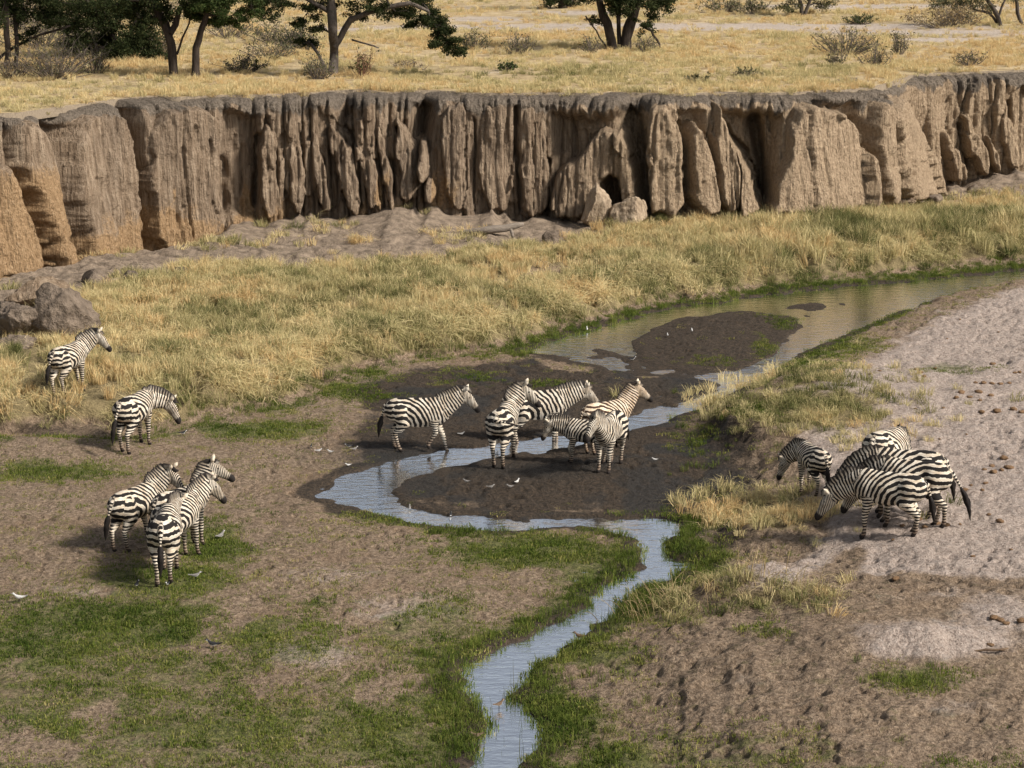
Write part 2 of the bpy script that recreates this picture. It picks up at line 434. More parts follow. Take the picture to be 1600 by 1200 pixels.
def ground_height(X, Y, fields=None):
    X = np.asarray(X, float); Y = np.asarray(Y, float)
    d1, d2, isl, dw, foot, rb = fields or ground_fields(X, Y)
    n_l = fbm(X * .5, Y * .5, 7, 3) - .5
    n_m = fbm(X * 2.2, Y * 2.2, 8, 4) - .5
    z = 0.05 + 0.10 * sstep(0, 3, dw) + 0.10 * n_l * sstep(0, 1.0, dw)
    pits = 1 - sstep(0.10, 0.40, worley(X * 4.2 + n_m, Y * 3.6, 21))
    hoof = (1 - sstep(0.16, 0.30, worley(X * 2.7 + 1.5 * n_m, Y * 2.3, 27))) * sstep(.48, .62, fbm(X * .45, Y * .45, 28, 3))
    fine = fbm(X * 7.0, Y * 6.0, 23, 3) - .5
    sandy = sstep(0.2, 2.0, rb)
    z = z + (0.05 * n_m - 0.022 * pits + 0.042 * fine - 0.05 * hoof) * sstep(-.05, 0.5, dw)
    # sandy bank
    steep = sstep(50.0, 38.0, Y)
    w = 1.0 + 3.4 * steep
    z = z + 0.55 * sstep(0.0, 1.0, rb / w) + 0.02 * np.clip(rb, 0, 12) + 0.10 * n_m * sandy
    # grassy bank under the cliff
    rise = 0.68 * sstep(0.0, 1.9, foot) + 0.008 * np.clip(foot, 0, 20)
    z = z + rise + 0.22 * n_m * sstep(0, 1.5, foot) + 0.25 * n_l * sstep(1, 4, foot)
    for mx, my, rx, ry, h in MNDg:
        z = z + h * np.exp(-((X - mx) / rx) ** 2 - ((Y - my) / ry) ** 2)
    # talus against the wall
    dc = yc(X) - Y
    zb = np.interp(X, _bz[:, 0], _bz[:, 1]) - .10
    near = np.exp(-np.clip(dc - 1.0, 0, 50) / (1.1 + 1.7 * np.clip(zb - .9, 0, 2)))
    rid = 1 - np.abs(2 * vn(X * 2.2 + .6 * n_m, dc * .25, 34) - 1)
    z = z * (1 - near) + (zb + .22 * (vn(X * 1.5, 0 * X, 33) - .5)) * near + .34 * (rid - .5) * np.exp(-np.clip(dc, 0, 50) / 2.4) * np.clip(zb - .4, 0, 1)
    z = z + 0.10 * n_m * np.exp(-np.clip(dc, 0, 50) / 3)
    # stream bed
    shallow = np.where(d2 < d1, 1.0, 0.0)
    inside = sstep(0.0, 0.45, -dw)
    bed = -0.16 - 0.08 * sstep(0.2, 1.0, -dw)
    nsh = fbm(X * 0.9, Y * 0.55, 12, 4) - .5
    bed_sh = -0.024 + 0.17 * nsh + 0.05 * n_m
    for ch, cw in CHANg:
        bed_sh = bed_sh - .10 * np.exp(-(seg_dist(X + 1.2 * n_m, Y + 1.6 * n_m, ch, False) / cw) ** 2)
    bedz = np.where(shallow > .5, bed_sh, bed + 0.03 * n_m)
    # mud bars where the loop passes the herd
    z = z * (1 - inside) + bedz * inside
    isl_in = sstep(0.0, 0.8, -isl)
    z = z + isl_in * 0.02
    return z

# perspective-graded sheet: finer where the photograph shows it larger
rows = [26.0]
while rows[-1] < 95: rows.append(rows[-1] + 0.055 * (rows[-1] / 26.0) ** 0.75)
near = [-40, -25, -12, -4, 2, 8, 13, 17, 20, 22, 23.5, 25]
rows = np.array(near + rows + [100, 110])
tc = np.linspace(-0.262, 0.262, 640)
side = np.array([0.275, .3, .34, .4, .5, .65, .9])
cols = np.concatenate([-side[::-1], tc, side])
TY = np.repeat(rows[:, None], len(cols), 1)
TX = cols[None, :] * np.maximum(TY, 26) * 1.0
F = ground_fields(TX, TY)
TZ = ground_height(TX, TY, F)
d1, d2, isl, dw, foot, rb = F
dc = yc(TX) - TY
TZ = np.where(dc < -0.6, TZ - 0.5 * np.clip(-dc - .6, 0, 3), TZ)         # runs in under the cliff
PX, PY = proj(TX, TY, TZ)
PX = np.where(TY < 12, 800 + TX * 60, PX); PY = np.where(TY < 12, 1400, PY)
def blob(cx, cy, rx, ry, p=2):
    return np.exp(-(((PX - cx) / rx) ** 2 + ((PY - cy) / ry) ** 2) ** (p / 2))
def blobs(lst):
    m = 0 * PX
    for b in lst: m = np.maximum(m, b[4] * blob(*b[:4]))
    return m
nz1 = fbm(TX * .8, TY * .5, 61, 4)
GREEN = blobs([(200,975,260,45,1.),(60,1010,200,60,.85),(330,850,80,40,.9),(260,905,120,35,.95),(400,985,70,50,.8),(850,860,170,36,1.),(940,900,90,40,.9),(700,1080,120,90,.9),(640,1150,220,70,.85),(350,1140,300,60,.7),(100,1130,180,50,.8),
               (880,1120,100,80,.95),(930,1190,160,50,.9),(940,1030,70,40,.8),(1090,860,50,40,1.),(1060,900,50,25,.7),(1000,950,50,25,.8),(400,670,150,20,.9),(60,735,150,22,.8),(560,610,70,16,.9),(690,590,120,16,.7),(860,600,60,12,.6),
               (1270,560,60,20,.9),(1330,540,60,16,.7),(1180,640,60,18,.8),(1430,1060,90,26,.7),(1200,985,60,14,.6),(1180,945,60,12,.5),(1480,575,80,12,.6),(1250,500,40,6,.7),(1120,560,70,14,.5),(1100,690,60,30,.5),(1110,800,60,30,.7),(1160,1190,220,30,.55),(830,1080,40,50,.8)])
edge = np.exp(-(np.clip(dw, 0, 9) / 0.7) ** 2) * (dw > 0)
GREEN = np.maximum(GREEN, 0.75 * edge * ((PY > 800) | (PX > 1180)))
GREEN = np.maximum(GREEN, 0.55 * np.exp(-((foot + .1) / .5) ** 2))
GREEN = np.maximum(GREEN, .52 * sstep(880, 960, PY) * sstep(820, 700, PX) + .42 * sstep(1080, 1180, PY) * sstep(820, 880, PX))
GREEN = GREEN * sstep(.28, .55, nz1 + .22 * GREEN)
MUDP = [(505,700),(590,660),(560,610),(640,590),(760,575),(830,562),(930,580),(1080,595),(1110,610),(1080,660),(1125,700),(1150,780),(1110,810),(1000,812),(830,812),(690,796),(610,780),(560,745),(520,730)]
mudd = seg_dist(TX + (nz1 - .5) * 2, TY + (nz1 - .5) * 3, poly_ground(MUDP), True)
MUD = sstep(0.9, -0.9, mudd)
MUD = np.maximum(MUD, sstep(.3, -.3, isl) * .95)
MUD = np.maximum(MUD, 0.9 * np.exp(-(np.clip(dw, 0, 9) / .35) ** 2) * (dw > -.2))
MUD = np.maximum(MUD, 1.0 * (dw < 0))
MUD = np.maximum(MUD, blobs([(1150,690,60,60,.7),(1180,760,50,50,.5),(1330,1000,140,14,.35),(1060,1050,90,40,.3),(900,985,60,14,.6),(120,680,70,16,.45)]))
SAND = sstep(0.8, 3.2, rb) * (0.95 - 0.75 * sstep(880, 960, PY) + 0)
SAND = np.maximum(SAND, blobs([(1450,1000,170,34,1.),(1250,950,60,30,.7),(1560,960,90,60,.7),(1590,880,120,50,.9),(640,950,140,40,.55),(480,1020,130,34,.6),(250,1160,160,30,.4),(120,925,120,18,.45),(1500,1100,160,30,.45),(1160,1060,120,30,.4),(520,900,150,30,.45),(560,690,60,30,.35),(530,740,40,20,.4),(430,870,120,30,.3)]))
SAND *= 1 - .8 * MUD
TALP = [(335,408),(440,420),(540,410),(650,404),(760,394),(880,380),(930,352),(1010,340),(1340,330),(1480,325),(1640,318),(1700,280),(1600,200),(800,200),(300,200),(-100,200),(-100,540),(20,530),(120,455),(240,432)]
tald = seg_dist(PX, PY, TALP, True)
TAL = sstep(14, -14, tald + (nz1 - .5) * 50)
TRK = 0 * TX
for tr, tw in (([(1700,955),(1560,958),(1400,950),(1290,962),(1210,1010),(1150,1050),(1040,1075)], .45), ([(1210,1010),(1260,1090),(1420,1120),(1700,1130)], .5), ([(1330,890),(1290,962)], .35), ([(430,790),(500,730),(560,690)], .5), ([(380,850),(440,800),(430,760)], .35)):
    q = np.abs(seg_dist(TX + (nz1 - .5) * .9, TY + (nz1 - .5) * 1.2, poly_ground(tr, .3), False)); TRK = np.maximum(TRK, np.exp(-(q / tw) ** 2))
SAND = SAND * (1 - .9 * TRK); MUD = np.maximum(MUD, .42 * TRK)
MUD = np.maximum(MUD, .75 * np.exp(-((rb - .35) / .6) ** 2) * sstep(600, 640, PY) * sstep(880, 840, PY))
MUD = np.maximum(MUD, blobs([(70,672,140,22,.55)]))
DRY = sstep(.1, 1.0, foot) * (1 - TAL)
DRY = np.maximum(DRY, blobs([(1280,640,120,40,.9),(1210,800,90,34,.9),(1270,590,60,20,.5),(1190,930,90,22,.6)]))
BARE = blobs([(860,425,90,16,.9),(800,440,60,14,.7),(1110,452,60,12,.5),(75,668,140,26,1.),(770,375,110,12,.6),(1060,430,40,10,.5)])
DRY = DRY * (1 - .75 * BARE)
WET = sstep(.02, -.05, TZ) * (foot < 1) * (rb < 1.5)
nw = fbm(TX * 1.1, TY * .7, 71, 4)
WET = np.maximum(WET, sstep(.52, .68, nw) * sstep(.6, -.4, mudd) * .7)
WET = np.maximum(WET, blobs([(620,715,90,18,.9),(830,735,110,14,.7),(1090,600,60,14,.8)]))
nR, nC = TX.shape
m1 = np.stack([SAND, GREEN, MUD], -1).reshape(-1, 3); m2 = np.stack([DRY, WET, TAL * (foot > 0)], -1).reshape(-1, 3)
ground = make_obj('ground', np.stack([TX, TY, TZ], -1).reshape(-1, 3), grid_faces(nR, nC), M_GROUND, attrs={'m1': np.clip(m1, 0, 1), 'm2': np.clip(m2, 0, 1)})
tag(ground, 'trampled river bed of brown earth, pale sand and dark mud', kind='structure')
def gz(x, y):
    x = float(x); y = float(y)
    r = np.searchsorted(rows, y) - 1; r = max(0, min(nR - 2, r))
    c = np.searchsorted(cols, x / max(y, 26)) - 1; c = max(0, min(nC - 2, c))
    fy = (y - rows[r]) / (rows[r + 1] - rows[r]); fx = (x / max(y, 26) - cols[c]) / (cols[c + 1] - cols[c])
    return float((TZ[r, c] * (1 - fx) + TZ[r, c + 1] * fx) * (1 - fy) + (TZ[r + 1, c] * (1 - fx) + TZ[r + 1, c + 1] * fx) * fy)
def on_ground(px, py):
    """point of the river bed seen at this pixel"""
    dx, dy, dz = (float(v) for v in ray(px, py))
    t = 25.0 / dy
    while t * dy < 98:
        if CAM_H + dz * t < gz(dx * t, dy * t): break
        t += 0.06
    return dx * t, dy * t, gz(dx * t, dy * t)

# water: one level sheet; the bed is cut below it
x0, x1 = -16.0, 30.0
wv = [(x0, 20, 0), (x1, 20, 0), (x1, 92, 0), (x0, 92, 0)]
water = make_obj('water', wv, np.array([[0, 1, 2, 3]]), M_WATER, smooth=False)
tag(water, 'shallow stream winding through the mud and reflecting the sky', kind='structure')

# ================================================================== THE CLIFF
SX = 1.17
def wall_hit(px, py):
    """(x, z) where this pixel's sight line meets the cliff's upright face"""
    dx, dy, dz = (float(v) for v in ray(px, py))
    lo, hi = 20.0, 200.0
    for _ in range(50):
        m = (lo + hi) / 2
        if m * dy < float(yc(m * dx)): lo = m
        else: hi = m
    return lo * dx, CAM_H + lo * dz
def wall_poly(pts): return [(SX * x, z) for x, z in (wall_hit(*p) for p in pts)]
CRACKS = [  # (polyline in the photo, half width m, depth m)
    ([(14,195),(16,240),(30,300),(38,380),(42,440)], .16, 1.3), ([(88,185),(86,260),(92,330),(94,400)], .24, 1.6), ([(200,168),(208,230),(213,300),(215,395)], .18, 1.6),
    ([(200,165),(205,200)], .25, .7), ([(402,200),(405,260),(400,320)], .12, .7), ([(345,250),(350,330)], .2, .5), ([(425,230),(430,300)], .1, .5),
    ([(540,190),(575,240),(580,320)], .08, .5), ([(500,250),(505,320)], .09, .5), ([(560,250),(560,320)], .08, .5), ([(612,250),(615,300)], .09, .5), ([(660,160),(650,210)], .35, .8),
    ([(535,155),(540,175)], .3, .6), ([(765,160),(768,210)], .12, .5), ([(805,160),(812,330)], .08, .5), ([(856,250),(853,335)], .1, .6),
    ([(985,165),(1000,250),(1008,330)], .42, 1.6), ([(1066,190),(1068,330)], .16, 1.1), ([(1104,240),(1106,330)], .08, .6), ([(1130,170),(1165,240),(1190,320)], .10, .8),
    ([(1175,180),(1188,260),(1192,325)], .26, 1.5), ([(1337,190),(1341,315)], .22, 1.4), ([(1368,190),(1370,310)], .07, .5), ([(1500,190),(1512,260)], .09, .6), ([(1580,150),(1582,220)], .1, .5), ([(1290,200),(1293,250)], .05, .35),
    ([(740,170),(742,330)], .04, .25), ([(710,180),(715,320)], .04, .2), ([(470,200),(475,330)], .06, .35), ([(620,190),(640,260),(645,320)], .07, .4), ([(590,200),(600,330)],.05,.35), ([(130,230),(135,330)],.03,.2), ([(172,220),(176,300)],.04,.2), ([(250,180),(248,260)],.05,.25)]
CRg = [(wall_poly(c), w, d) for c, w, d in CRACKS]
RECESS = [([(862,165),(980,165),(990,300),(900,250),(862,300)], .7, .35), ([(345,160),(402,160),(405,345),(345,330)], .45, .3), ([(1130,160),(1225,165),(1200,320),(1185,320)], .8, .3), ([(1255,150),(1340,150),(1345,300),(1335,190)], .6, .3), ([(640,152),(680,152),(670,235),(655,235)], .5, .3),
          ([(1060,165),(1100,160),(1100,330),(1066,330)], .5, .2), ([(85,180),(105,178),(100,340),(88,340)], .8, .25)]
RECESS.append(([(928,340),(938,296),(950,272),(964,284),(976,335)], 1.6, .2))
REg = [(wall_poly(c), d, w) for c, d, w in RECESS]
def columns(S, Z, width, zh, wob, seed):
    """upright slabs of uneven width: own depth, tilt, and distance to the next crack"""
    sp = S / width + wob * (fbm(S * .6 / width, Z * .7, seed, 4) - .5) / width
    i = np.floor(sp); d1 = np.full(sp.shape, 9.0); d2 = np.full(sp.shape, 9.0); cid = i.copy(); cc = sp.copy()
    for k in (-2, -1, 0, 1, 2):
        c = i + k + .08 + .84 * _hash(i + k, 0 * i, seed + 3); d = np.abs(sp - c)
        m = d < d1
        d2 = np.where(m, d1, np.minimum(d2, d)); cid = np.where(m, i + k, cid); cc = np.where(m, c, cc); d1 = np.where(m, d, d1)
    e = (d2 - d1) / 2 * width
    zc = np.floor(Z / zh + 3 * _hash(cid, 0 * cid + 5, seed) + .25 * vn(S * 3, Z * 0, seed))
    off = _hash(cid, zc, seed + 9)
    tilt = (_hash(cid, zc, seed + 17) - .5) * (sp - cc) * width
    return off, tilt, e
def wall_detail(S, Z):
    o1, t1, e1 = columns(S, Z, 2.1, 5.0, .55, 200)
    o2, t2, e2 = columns(S, Z, .62, 2.1, .35, 230)
    o3, t3, e3 = columns(S, Z, .24, 1.0, .18, 260)
    n1 = .75 * (o1 - .5) + 1.0 * t1 - .40 * np.exp(-(e1 / .07) ** 2)
    n2 = .75 * (o2 - .5) + 1.1 * t2 - .45 * np.exp(-(e2 / .05) ** 2)
    n3 = .9 * (o3 - .5) + 1.0 * t3 - .35 * np.exp(-(e3 / .035) ** 2)
    n4 = fbm(S * 2.6, Z * 1.3, 95, 5) - .5
    return n1, n2, n3, n4
def wall_prot(S, Z):
    n1, n2, n3, n4 = wall_detail(S, Z)
    lowf = fbm(S * .22, Z * .12, 96, 3) - .5
    ribby = sstep(-9.2 * SX, -8.4 * SX, S) * sstep(-2.6 * SX, -3.4 * SX, S) + .35 * sstep(16 * SX, 18 * SX, S)
    p = 1.0 * lowf + (.38 + .25 * ribby) * n1 + (.11 + .34 * ribby) * n2 + (.08 + .08 * ribby) * n3 + .20 * n4
    p = p + .45 * np.clip((4.2 - Z) / 4, 0, 1) ** 2
    for poly, d, w in REg:
        sd = seg_dist(S, Z, poly, True)
        p = p - d * sstep(w * .4, -w, sd)
    for poly, w, d in CRg:
        q = np.abs(seg_dist(S + (n4 - 0) * .25, Z, poly, False))
        p = p - d * np.exp(-(q / w) ** 2)
    # crumbling dark rim
    p = p + .10 * sstep(ZP - .45, ZP - .1, Z) * n2
    return p
def wall_normal(x):
    e = .8
    t = np.stack([2 * e + 0 * x, yc(x + e) - yc(x - e)], -1)
    t /= np.linalg.norm(t, axis=-1, keepdims=True)
    return t[..., 1], -t[..., 0]      # pointing towards the river
def wall_masks(S, Z, p=None):
    x = S / SX
    och = sstep(2.3, 1.1, Z + (fbm(S * .9, Z * .5, 44, 5) - .5) * 2.2) * sstep(-6.6, -9.0, x) + .75 * sstep(-14.2, -15.4, x) * sstep(4.6, 3.2, Z)
    och = np.maximum(och, .6 * sstep(2.6, 1.7, Z) * sstep(-7.0, -8.5, x) * vn(S * 2.4, Z, 46))
    och = np.maximum(och, .8 * sstep(.52, .72, fbm(S * 1.3, Z * .35, 47, 4)) * sstep(3.6, 2.2, Z) * sstep(-.5, -3, x))
    tp = .85 * sstep(ZP - .45, ZP + .05, Z + (fbm(S * 1.7, Z * .3, 45, 4) - .5) * 1.3)
    pl = sstep(0, 7, x) * .75 + .25 * sstep(-8, -2, x)
    return np.clip(och, 0, 1), tp, np.clip(pl, 0, 1)
xs = np.concatenate([np.linspace(-42, -17.6, 40)[:-1], np.linspace(-17.6, 23.5, 1000), np.linspace(23.5, 62, 50)[1:]])
zs = np.linspace(-0.4, ZP, 112)
CX, CZ = np.meshgrid(xs, zs)
P = wall_prot(CX * SX, CZ)
nx, ny = wall_normal(CX)
rimr = .10 * sstep(ZP - .12, ZP, CZ)
ztop = -(.10 + .55 * np.clip(fbm(xs * .9, 0 * xs, 140, 4) - .42, 0, 1) + .16 * vn(xs * 4.0, 0 * xs, 141) + .05 * vn(xs * 13, 0 * xs, 142))
VX, VY = CX + nx * (P - rimr), yc(CX) + ny * (P - rimr)
VZ = CZ + ztop[None, :] * sstep(2.5, ZP, CZ)
# turf lip: rows that run back onto the plateau
lipd = [.12, .35, .7, 1.3, 2.4]
ex, ey, ez = [], [], []
for dback in lipd:
    ex.append(xs - nx[-1] * (dback - P[-1])); ey.append(yc(xs) - ny[-1] * (dback - P[-1]))
    ez.append(ZP + .03 + (ztop - .03) * math.exp(-dback * 2.2) + .05 * (fbm(xs * 2, dback + 0 * xs, 5, 3) - .5))
VX = np.vstack([VX, np.array(ex)]); VY = np.vstack([VY, np.array(ey)]); VZ = np.vstack([VZ, np.array(ez)])
och, tp, pl = wall_masks(CX * SX, CZ)
pad = len(lipd)
ext = lambda a, v: np.vstack([a, np.full((pad, a.shape[1]), v)]).ravel()
cliff = make_obj('cliff', np.stack([VX, VY, VZ], -1).reshape(-1, 3), grid_faces(*VX.shape), M_CLIFF,
                 attrs={'ochre': ext(och, 0), 'topsoil': ext(tp, 1.0), 'pale': ext(pl, 0)})
tag(cliff, 'eroded earth cliff with vertical cracks along the far bank', kind='structure')

SLABS = [ # outline in the photograph, protrusion m, rounding m
    ([(-60,232),(0,248),(14,272),(26,330),(36,400),(34,462),(-60,480)], 1.1, .55), ([(22,186),(56,190),(72,214),(77,300),(80,370),(84,440),(52,446),(46,400),(36,330),(28,280),(18,235)], .75, .4),
    ([(28,276),(44,285),(58,320),(62,380),(60,440),(50,440),(44,380),(34,320)], 1.0, .22),
    ([(108,182),(184,176),(192,212),(199,252),(204,380),(196,402),(140,432),(102,410),(97,330),(102,250)], .75, .16), ([(226,170),(326,166),(336,232),(339,330),(331,376),(280,404),(226,394),(223,300)], .65, .16),
    ([(403,205),(418,185),(432,215),(436,300),(430,340),(410,345),(402,280)], .55, .25), ([(484,200),(498,210),(508,250),(520,330),(498,335),(488,270)], .5, .16), ([(508,190),(530,200),(556,250),(570,330),(545,335),(528,270)], .5, .18), ([(548,185),(566,195),(590,260),(600,330),(580,335),(566,270)], .45, .16), ([(582,190),(600,200),(612,260),(620,330),(604,330),(596,260)], .45, .14), ([(614,175),(634,200),(648,250),(652,300),(630,320),(620,250)], .45, .16), ([(448,215),(462,200),(474,240),(480,330),(455,335)], .45, .2),
    ([(652,225),(661,215),(671,232),(673,268),(664,285),(652,270)], .9, .22), ([(664,282),(672,272),(681,285),(682,310),(668,314)], 1.0, .2),
    ([(812,168),(838,160),(856,200),(860,290),(853,336),(818,338),(812,260)], .45, .2), ([(690,165),(735,160),(738,330),(700,325),(686,250)], .3, .2), ([(745,162),(800,160),(806,332),(748,330)], .28, .18),
    ([(905,247),(928,208),(950,196),(984,214),(994,290),(1002,330),(976,332),(972,304),(958,276),(946,278),(938,304),(932,338),(858,338),(860,290),(880,254)], .8, .3),
    ([(1012,172),(1030,158),(1046,158),(1060,200),(1066,260),(1064,334),(1018,338),(1013,260)], .85, .36), ([(1076,184),(1092,204),(1103,262),(1106,330),(1072,333),(1069,245)], .95, .3),
    ([(1103,205),(1111,152),(1124,172),(1140,215),(1156,245),(1160,325),(1112,333),(1104,262)], .9, .34), ([(1150,225),(1168,262),(1186,312),(1186,330),(1152,332),(1148,270)], 1.05, .25),
    ([(1222,230),(1232,178),(1252,156),(1300,172),(1320,186),(1334,232),(1337,262),(1332,322),(1290,326),(1198,330),(1203,282)], 1.0, .3), ([(1205,275),(1220,250),(1228,300),(1222,330),(1198,330)], 1.25, .2),
    ([(1343,175),(1358,150),(1374,150),(1376,240),(1372,312),(1350,316),(1344,250)], .85, .22), ([(1370,168),(1398,146),(1413,190),(1426,255),(1432,304),(1402,312),(1374,314),(1374,240)], 1.15, .34), ([(1424,235),(1440,250),(1446,290),(1436,304),(1426,300)], .8, .2),
    ([(1464,196),(1478,216),(1490,236),(1503,276),(1480,290),(1468,250)], .9, .22), ([(1498,168),(1512,178),(1530,214),(1546,262),(1522,280),(1508,232)], .75, .24), ([(1538,200),(1556,230),(1556,270),(1544,272)], .7, .2), ([(1560,170),(1585,185),(1600,260),(1570,262)], .45, .2), ([(1440,160),(1458,150),(1466,240),(1462,290),(1448,285)], .5, .22)]
for pts, pr, rd in SLABS:
    poly = wall_poly(pts)
    ps = chaikin(poly, True, 1)
    s0, s1 = min(p[0] for p in ps), max(p[0] for p in ps); z0, z1 = min(p[1] for p in ps), max(p[1] for p in ps)
    st = .045
    S, Z = np.meshgrid(np.arange(s0 - .15, s1 + .15, st), np.arange(z0 - .15, z1 + .15, st))
    n1, n2, n3, n4 = wall_detail(S * 1.3 + 7, Z * 1.1)
    sd = -seg_dist(S + (n4) * .35, Z + n4 * .3, ps, True)
    prof = np.clip(1 - (1 - np.clip(sd / (rd * .62), 0, 1)) ** 2.2, 0, 1) ** .6
    lowp = 1.0 * (fbm(S * .22, Z * .12, 96, 3) - .5)
    batt = .45 * np.clip((4.2 - Z) / 4, 0, 1) ** 2
    zc = np.clip((Z - z0) / (z1 - z0), 0, 1)
    p = -0.55 + (pr + .62) * prof * (1 - .30 * zc) + lowp + batt + prof * (.30 * n1 + .13 * n2 + .07 * n3 + .20 * n4)
    p = np.where(sd < 0, -1.0 + lowp, p)
    X = S / SX
    ax, ay = wall_normal(X)
    vx, vy = X + ax * p, yc(X) + ay * p
    fc = grid_faces(*S.shape)
    keep = (sd.ravel()[fc] > -.10).any(1)
    fc = fc[keep]
    used = np.unique(fc); remap = np.full(S.size, -1); remap[used] = np.arange(len(used))
    V = np.stack([vx, vy, Z], -1).reshape(-1, 3)[used]
    o_, t_, p_ = (a.ravel()[used] for a in wall_masks(S, Z))
    make_obj('earth_slab', V, remap[fc], M_CLIFF, cliff, attrs={'ochre': o_, 'topsoil': t_, 'pale': p_})

# ================================================================== THE PLATEAU
pw = [.25]
while pw[-1] < 110: pw.append(pw[-1] + .14 * (1 + pw[-1] / 9))
pw = np.array(pw + [130, 170, 240, 400, 800, 2000, 5000])
pxs = np.concatenate([np.array([-5000, -1500, -500, -200, -120, -80]), np.linspace(-60, 70, 300), np.array([90, 130, 220, 500, 1500, 5000])])
QX, QW = np.meshgrid(pxs, pw)
_pt = P[-1].copy()
for _k in range(1, 20): _pt = np.minimum(_pt, np.minimum(np.roll(P[-1], _k), np.roll(P[-1], -_k)))
ptop = np.interp(pxs, xs, _pt)
QB = .22 + np.clip(-ptop, 0, 2)[None, :] + .10 * vn(pxs * 2.3, 0 * pxs, 143)[None, :]
QY = yc(np.clip(QX, -40, 60)) + QW + QB * np.exp(-QW / 3)
def plat_z(x, y):
    w = y - yc(np.clip(x, -40, 60))
    fade = sstep(260, 120, w)
    return ZP + .045 + sstep(.2, 3, w) * (.22 * (fbm(x * .25, y * .25, 81, 3) - .45) + .12 * (fbm(x * 1.1, y * 1.1, 82, 3) - .5)) * fade
QZ = plat_z(QX, QY)
QZ[0] -= .3
QPX, QPY = proj(QX, QY, QZ)
def pblob(cx, cy, rx, ry): return np.exp(-((QPX - cx) / rx) ** 2 - ((QPY - cy) / ry) ** 2)
bare = 0 * QX
for b in [(1100,42,600,7,1.),(1500,52,220,6,.9),(760,30,120,6,.8),(1480,62,90,5,.9),(1350,10,260,6,.8),(900,20,140,6,.7),(560,45,200,6,.7),(1560,12,100,8,.6),(740,12,100,6,.5),(780,112,60,8,.5),(1350,50,160,6,.7)]:
    bare = np.maximum(bare, b[4] * pblob(*b[:4]))
rim = sstep(.75, .25, QW)
plateau = make_obj('plateau', np.stack([QX, QY, QZ], -1).reshape(-1, 3), grid_faces(*QX.shape), M_PLAT, attrs={'bare': bare.ravel(), 'rim': rim.ravel()})
tag(plateau, 'dry grassy plain above the cliff', kind='structure')
def on_plateau(px, py):
    x, y = unproj(px, py, ZP + .05)
    return float(x), float(y), float(plat_z(np.array(float(x)), np.array(float(y))))

# ================================================================== GRASS (uncountable: one scattered object per kind)
def blades(n, radius, h0, h1, width, lean, droop, seed, clump=1.0):
    g = np.random.default_rng(seed)
    V, Fq, bl = [], [], []
    for i in range(n):
        a = g.uniform(0, 2 * math.pi); r = radius * math.sqrt(g.uniform()) * clump
        rx, ry = r * math.cos(a), r * math.sin(a)
        h = g.uniform(h0, h1); la = a + g.normal(0, .8); l = abs(g.normal(0, lean)) + .05
        ux, uy = math.cos(la), math.sin(la); wa = g.uniform(0, math.pi)
        wx, wy = math.cos(wa) * width / 2, math.sin(wa) * width / 2
        p1 = (rx + ux * h * l * .35, ry + uy * h * l * .35, h * .6)
        dz = h * (1 - droop * g.uniform(0.2, 1) * l)
        p2 = (rx + ux * h * l * (1 + droop), ry + uy * h * l * (1 + droop), max(dz, h * .15))
        b = len(V)
        V += [(rx - wx, ry - wy, -.03), (rx + wx, ry + wy, -.03), (p1[0] + wx * .8, p1[1] + wy * .8, p1[2]), (p1[0] - wx * .8, p1[1] - wy * .8, p1[2]), p2]
        Fq += [(b, b + 1, b + 2, b + 3), (b + 3, b + 2, b + 4)]
        bl += [g.uniform()] * 5
    return V, Fq, bl
def tuft(name, mat, *a, **k):
    V, Fq, bl = blades(*a, **k)
    return make_obj(name, V, Fq, mat, smooth=False, link=False, attrs={'bl': bl})
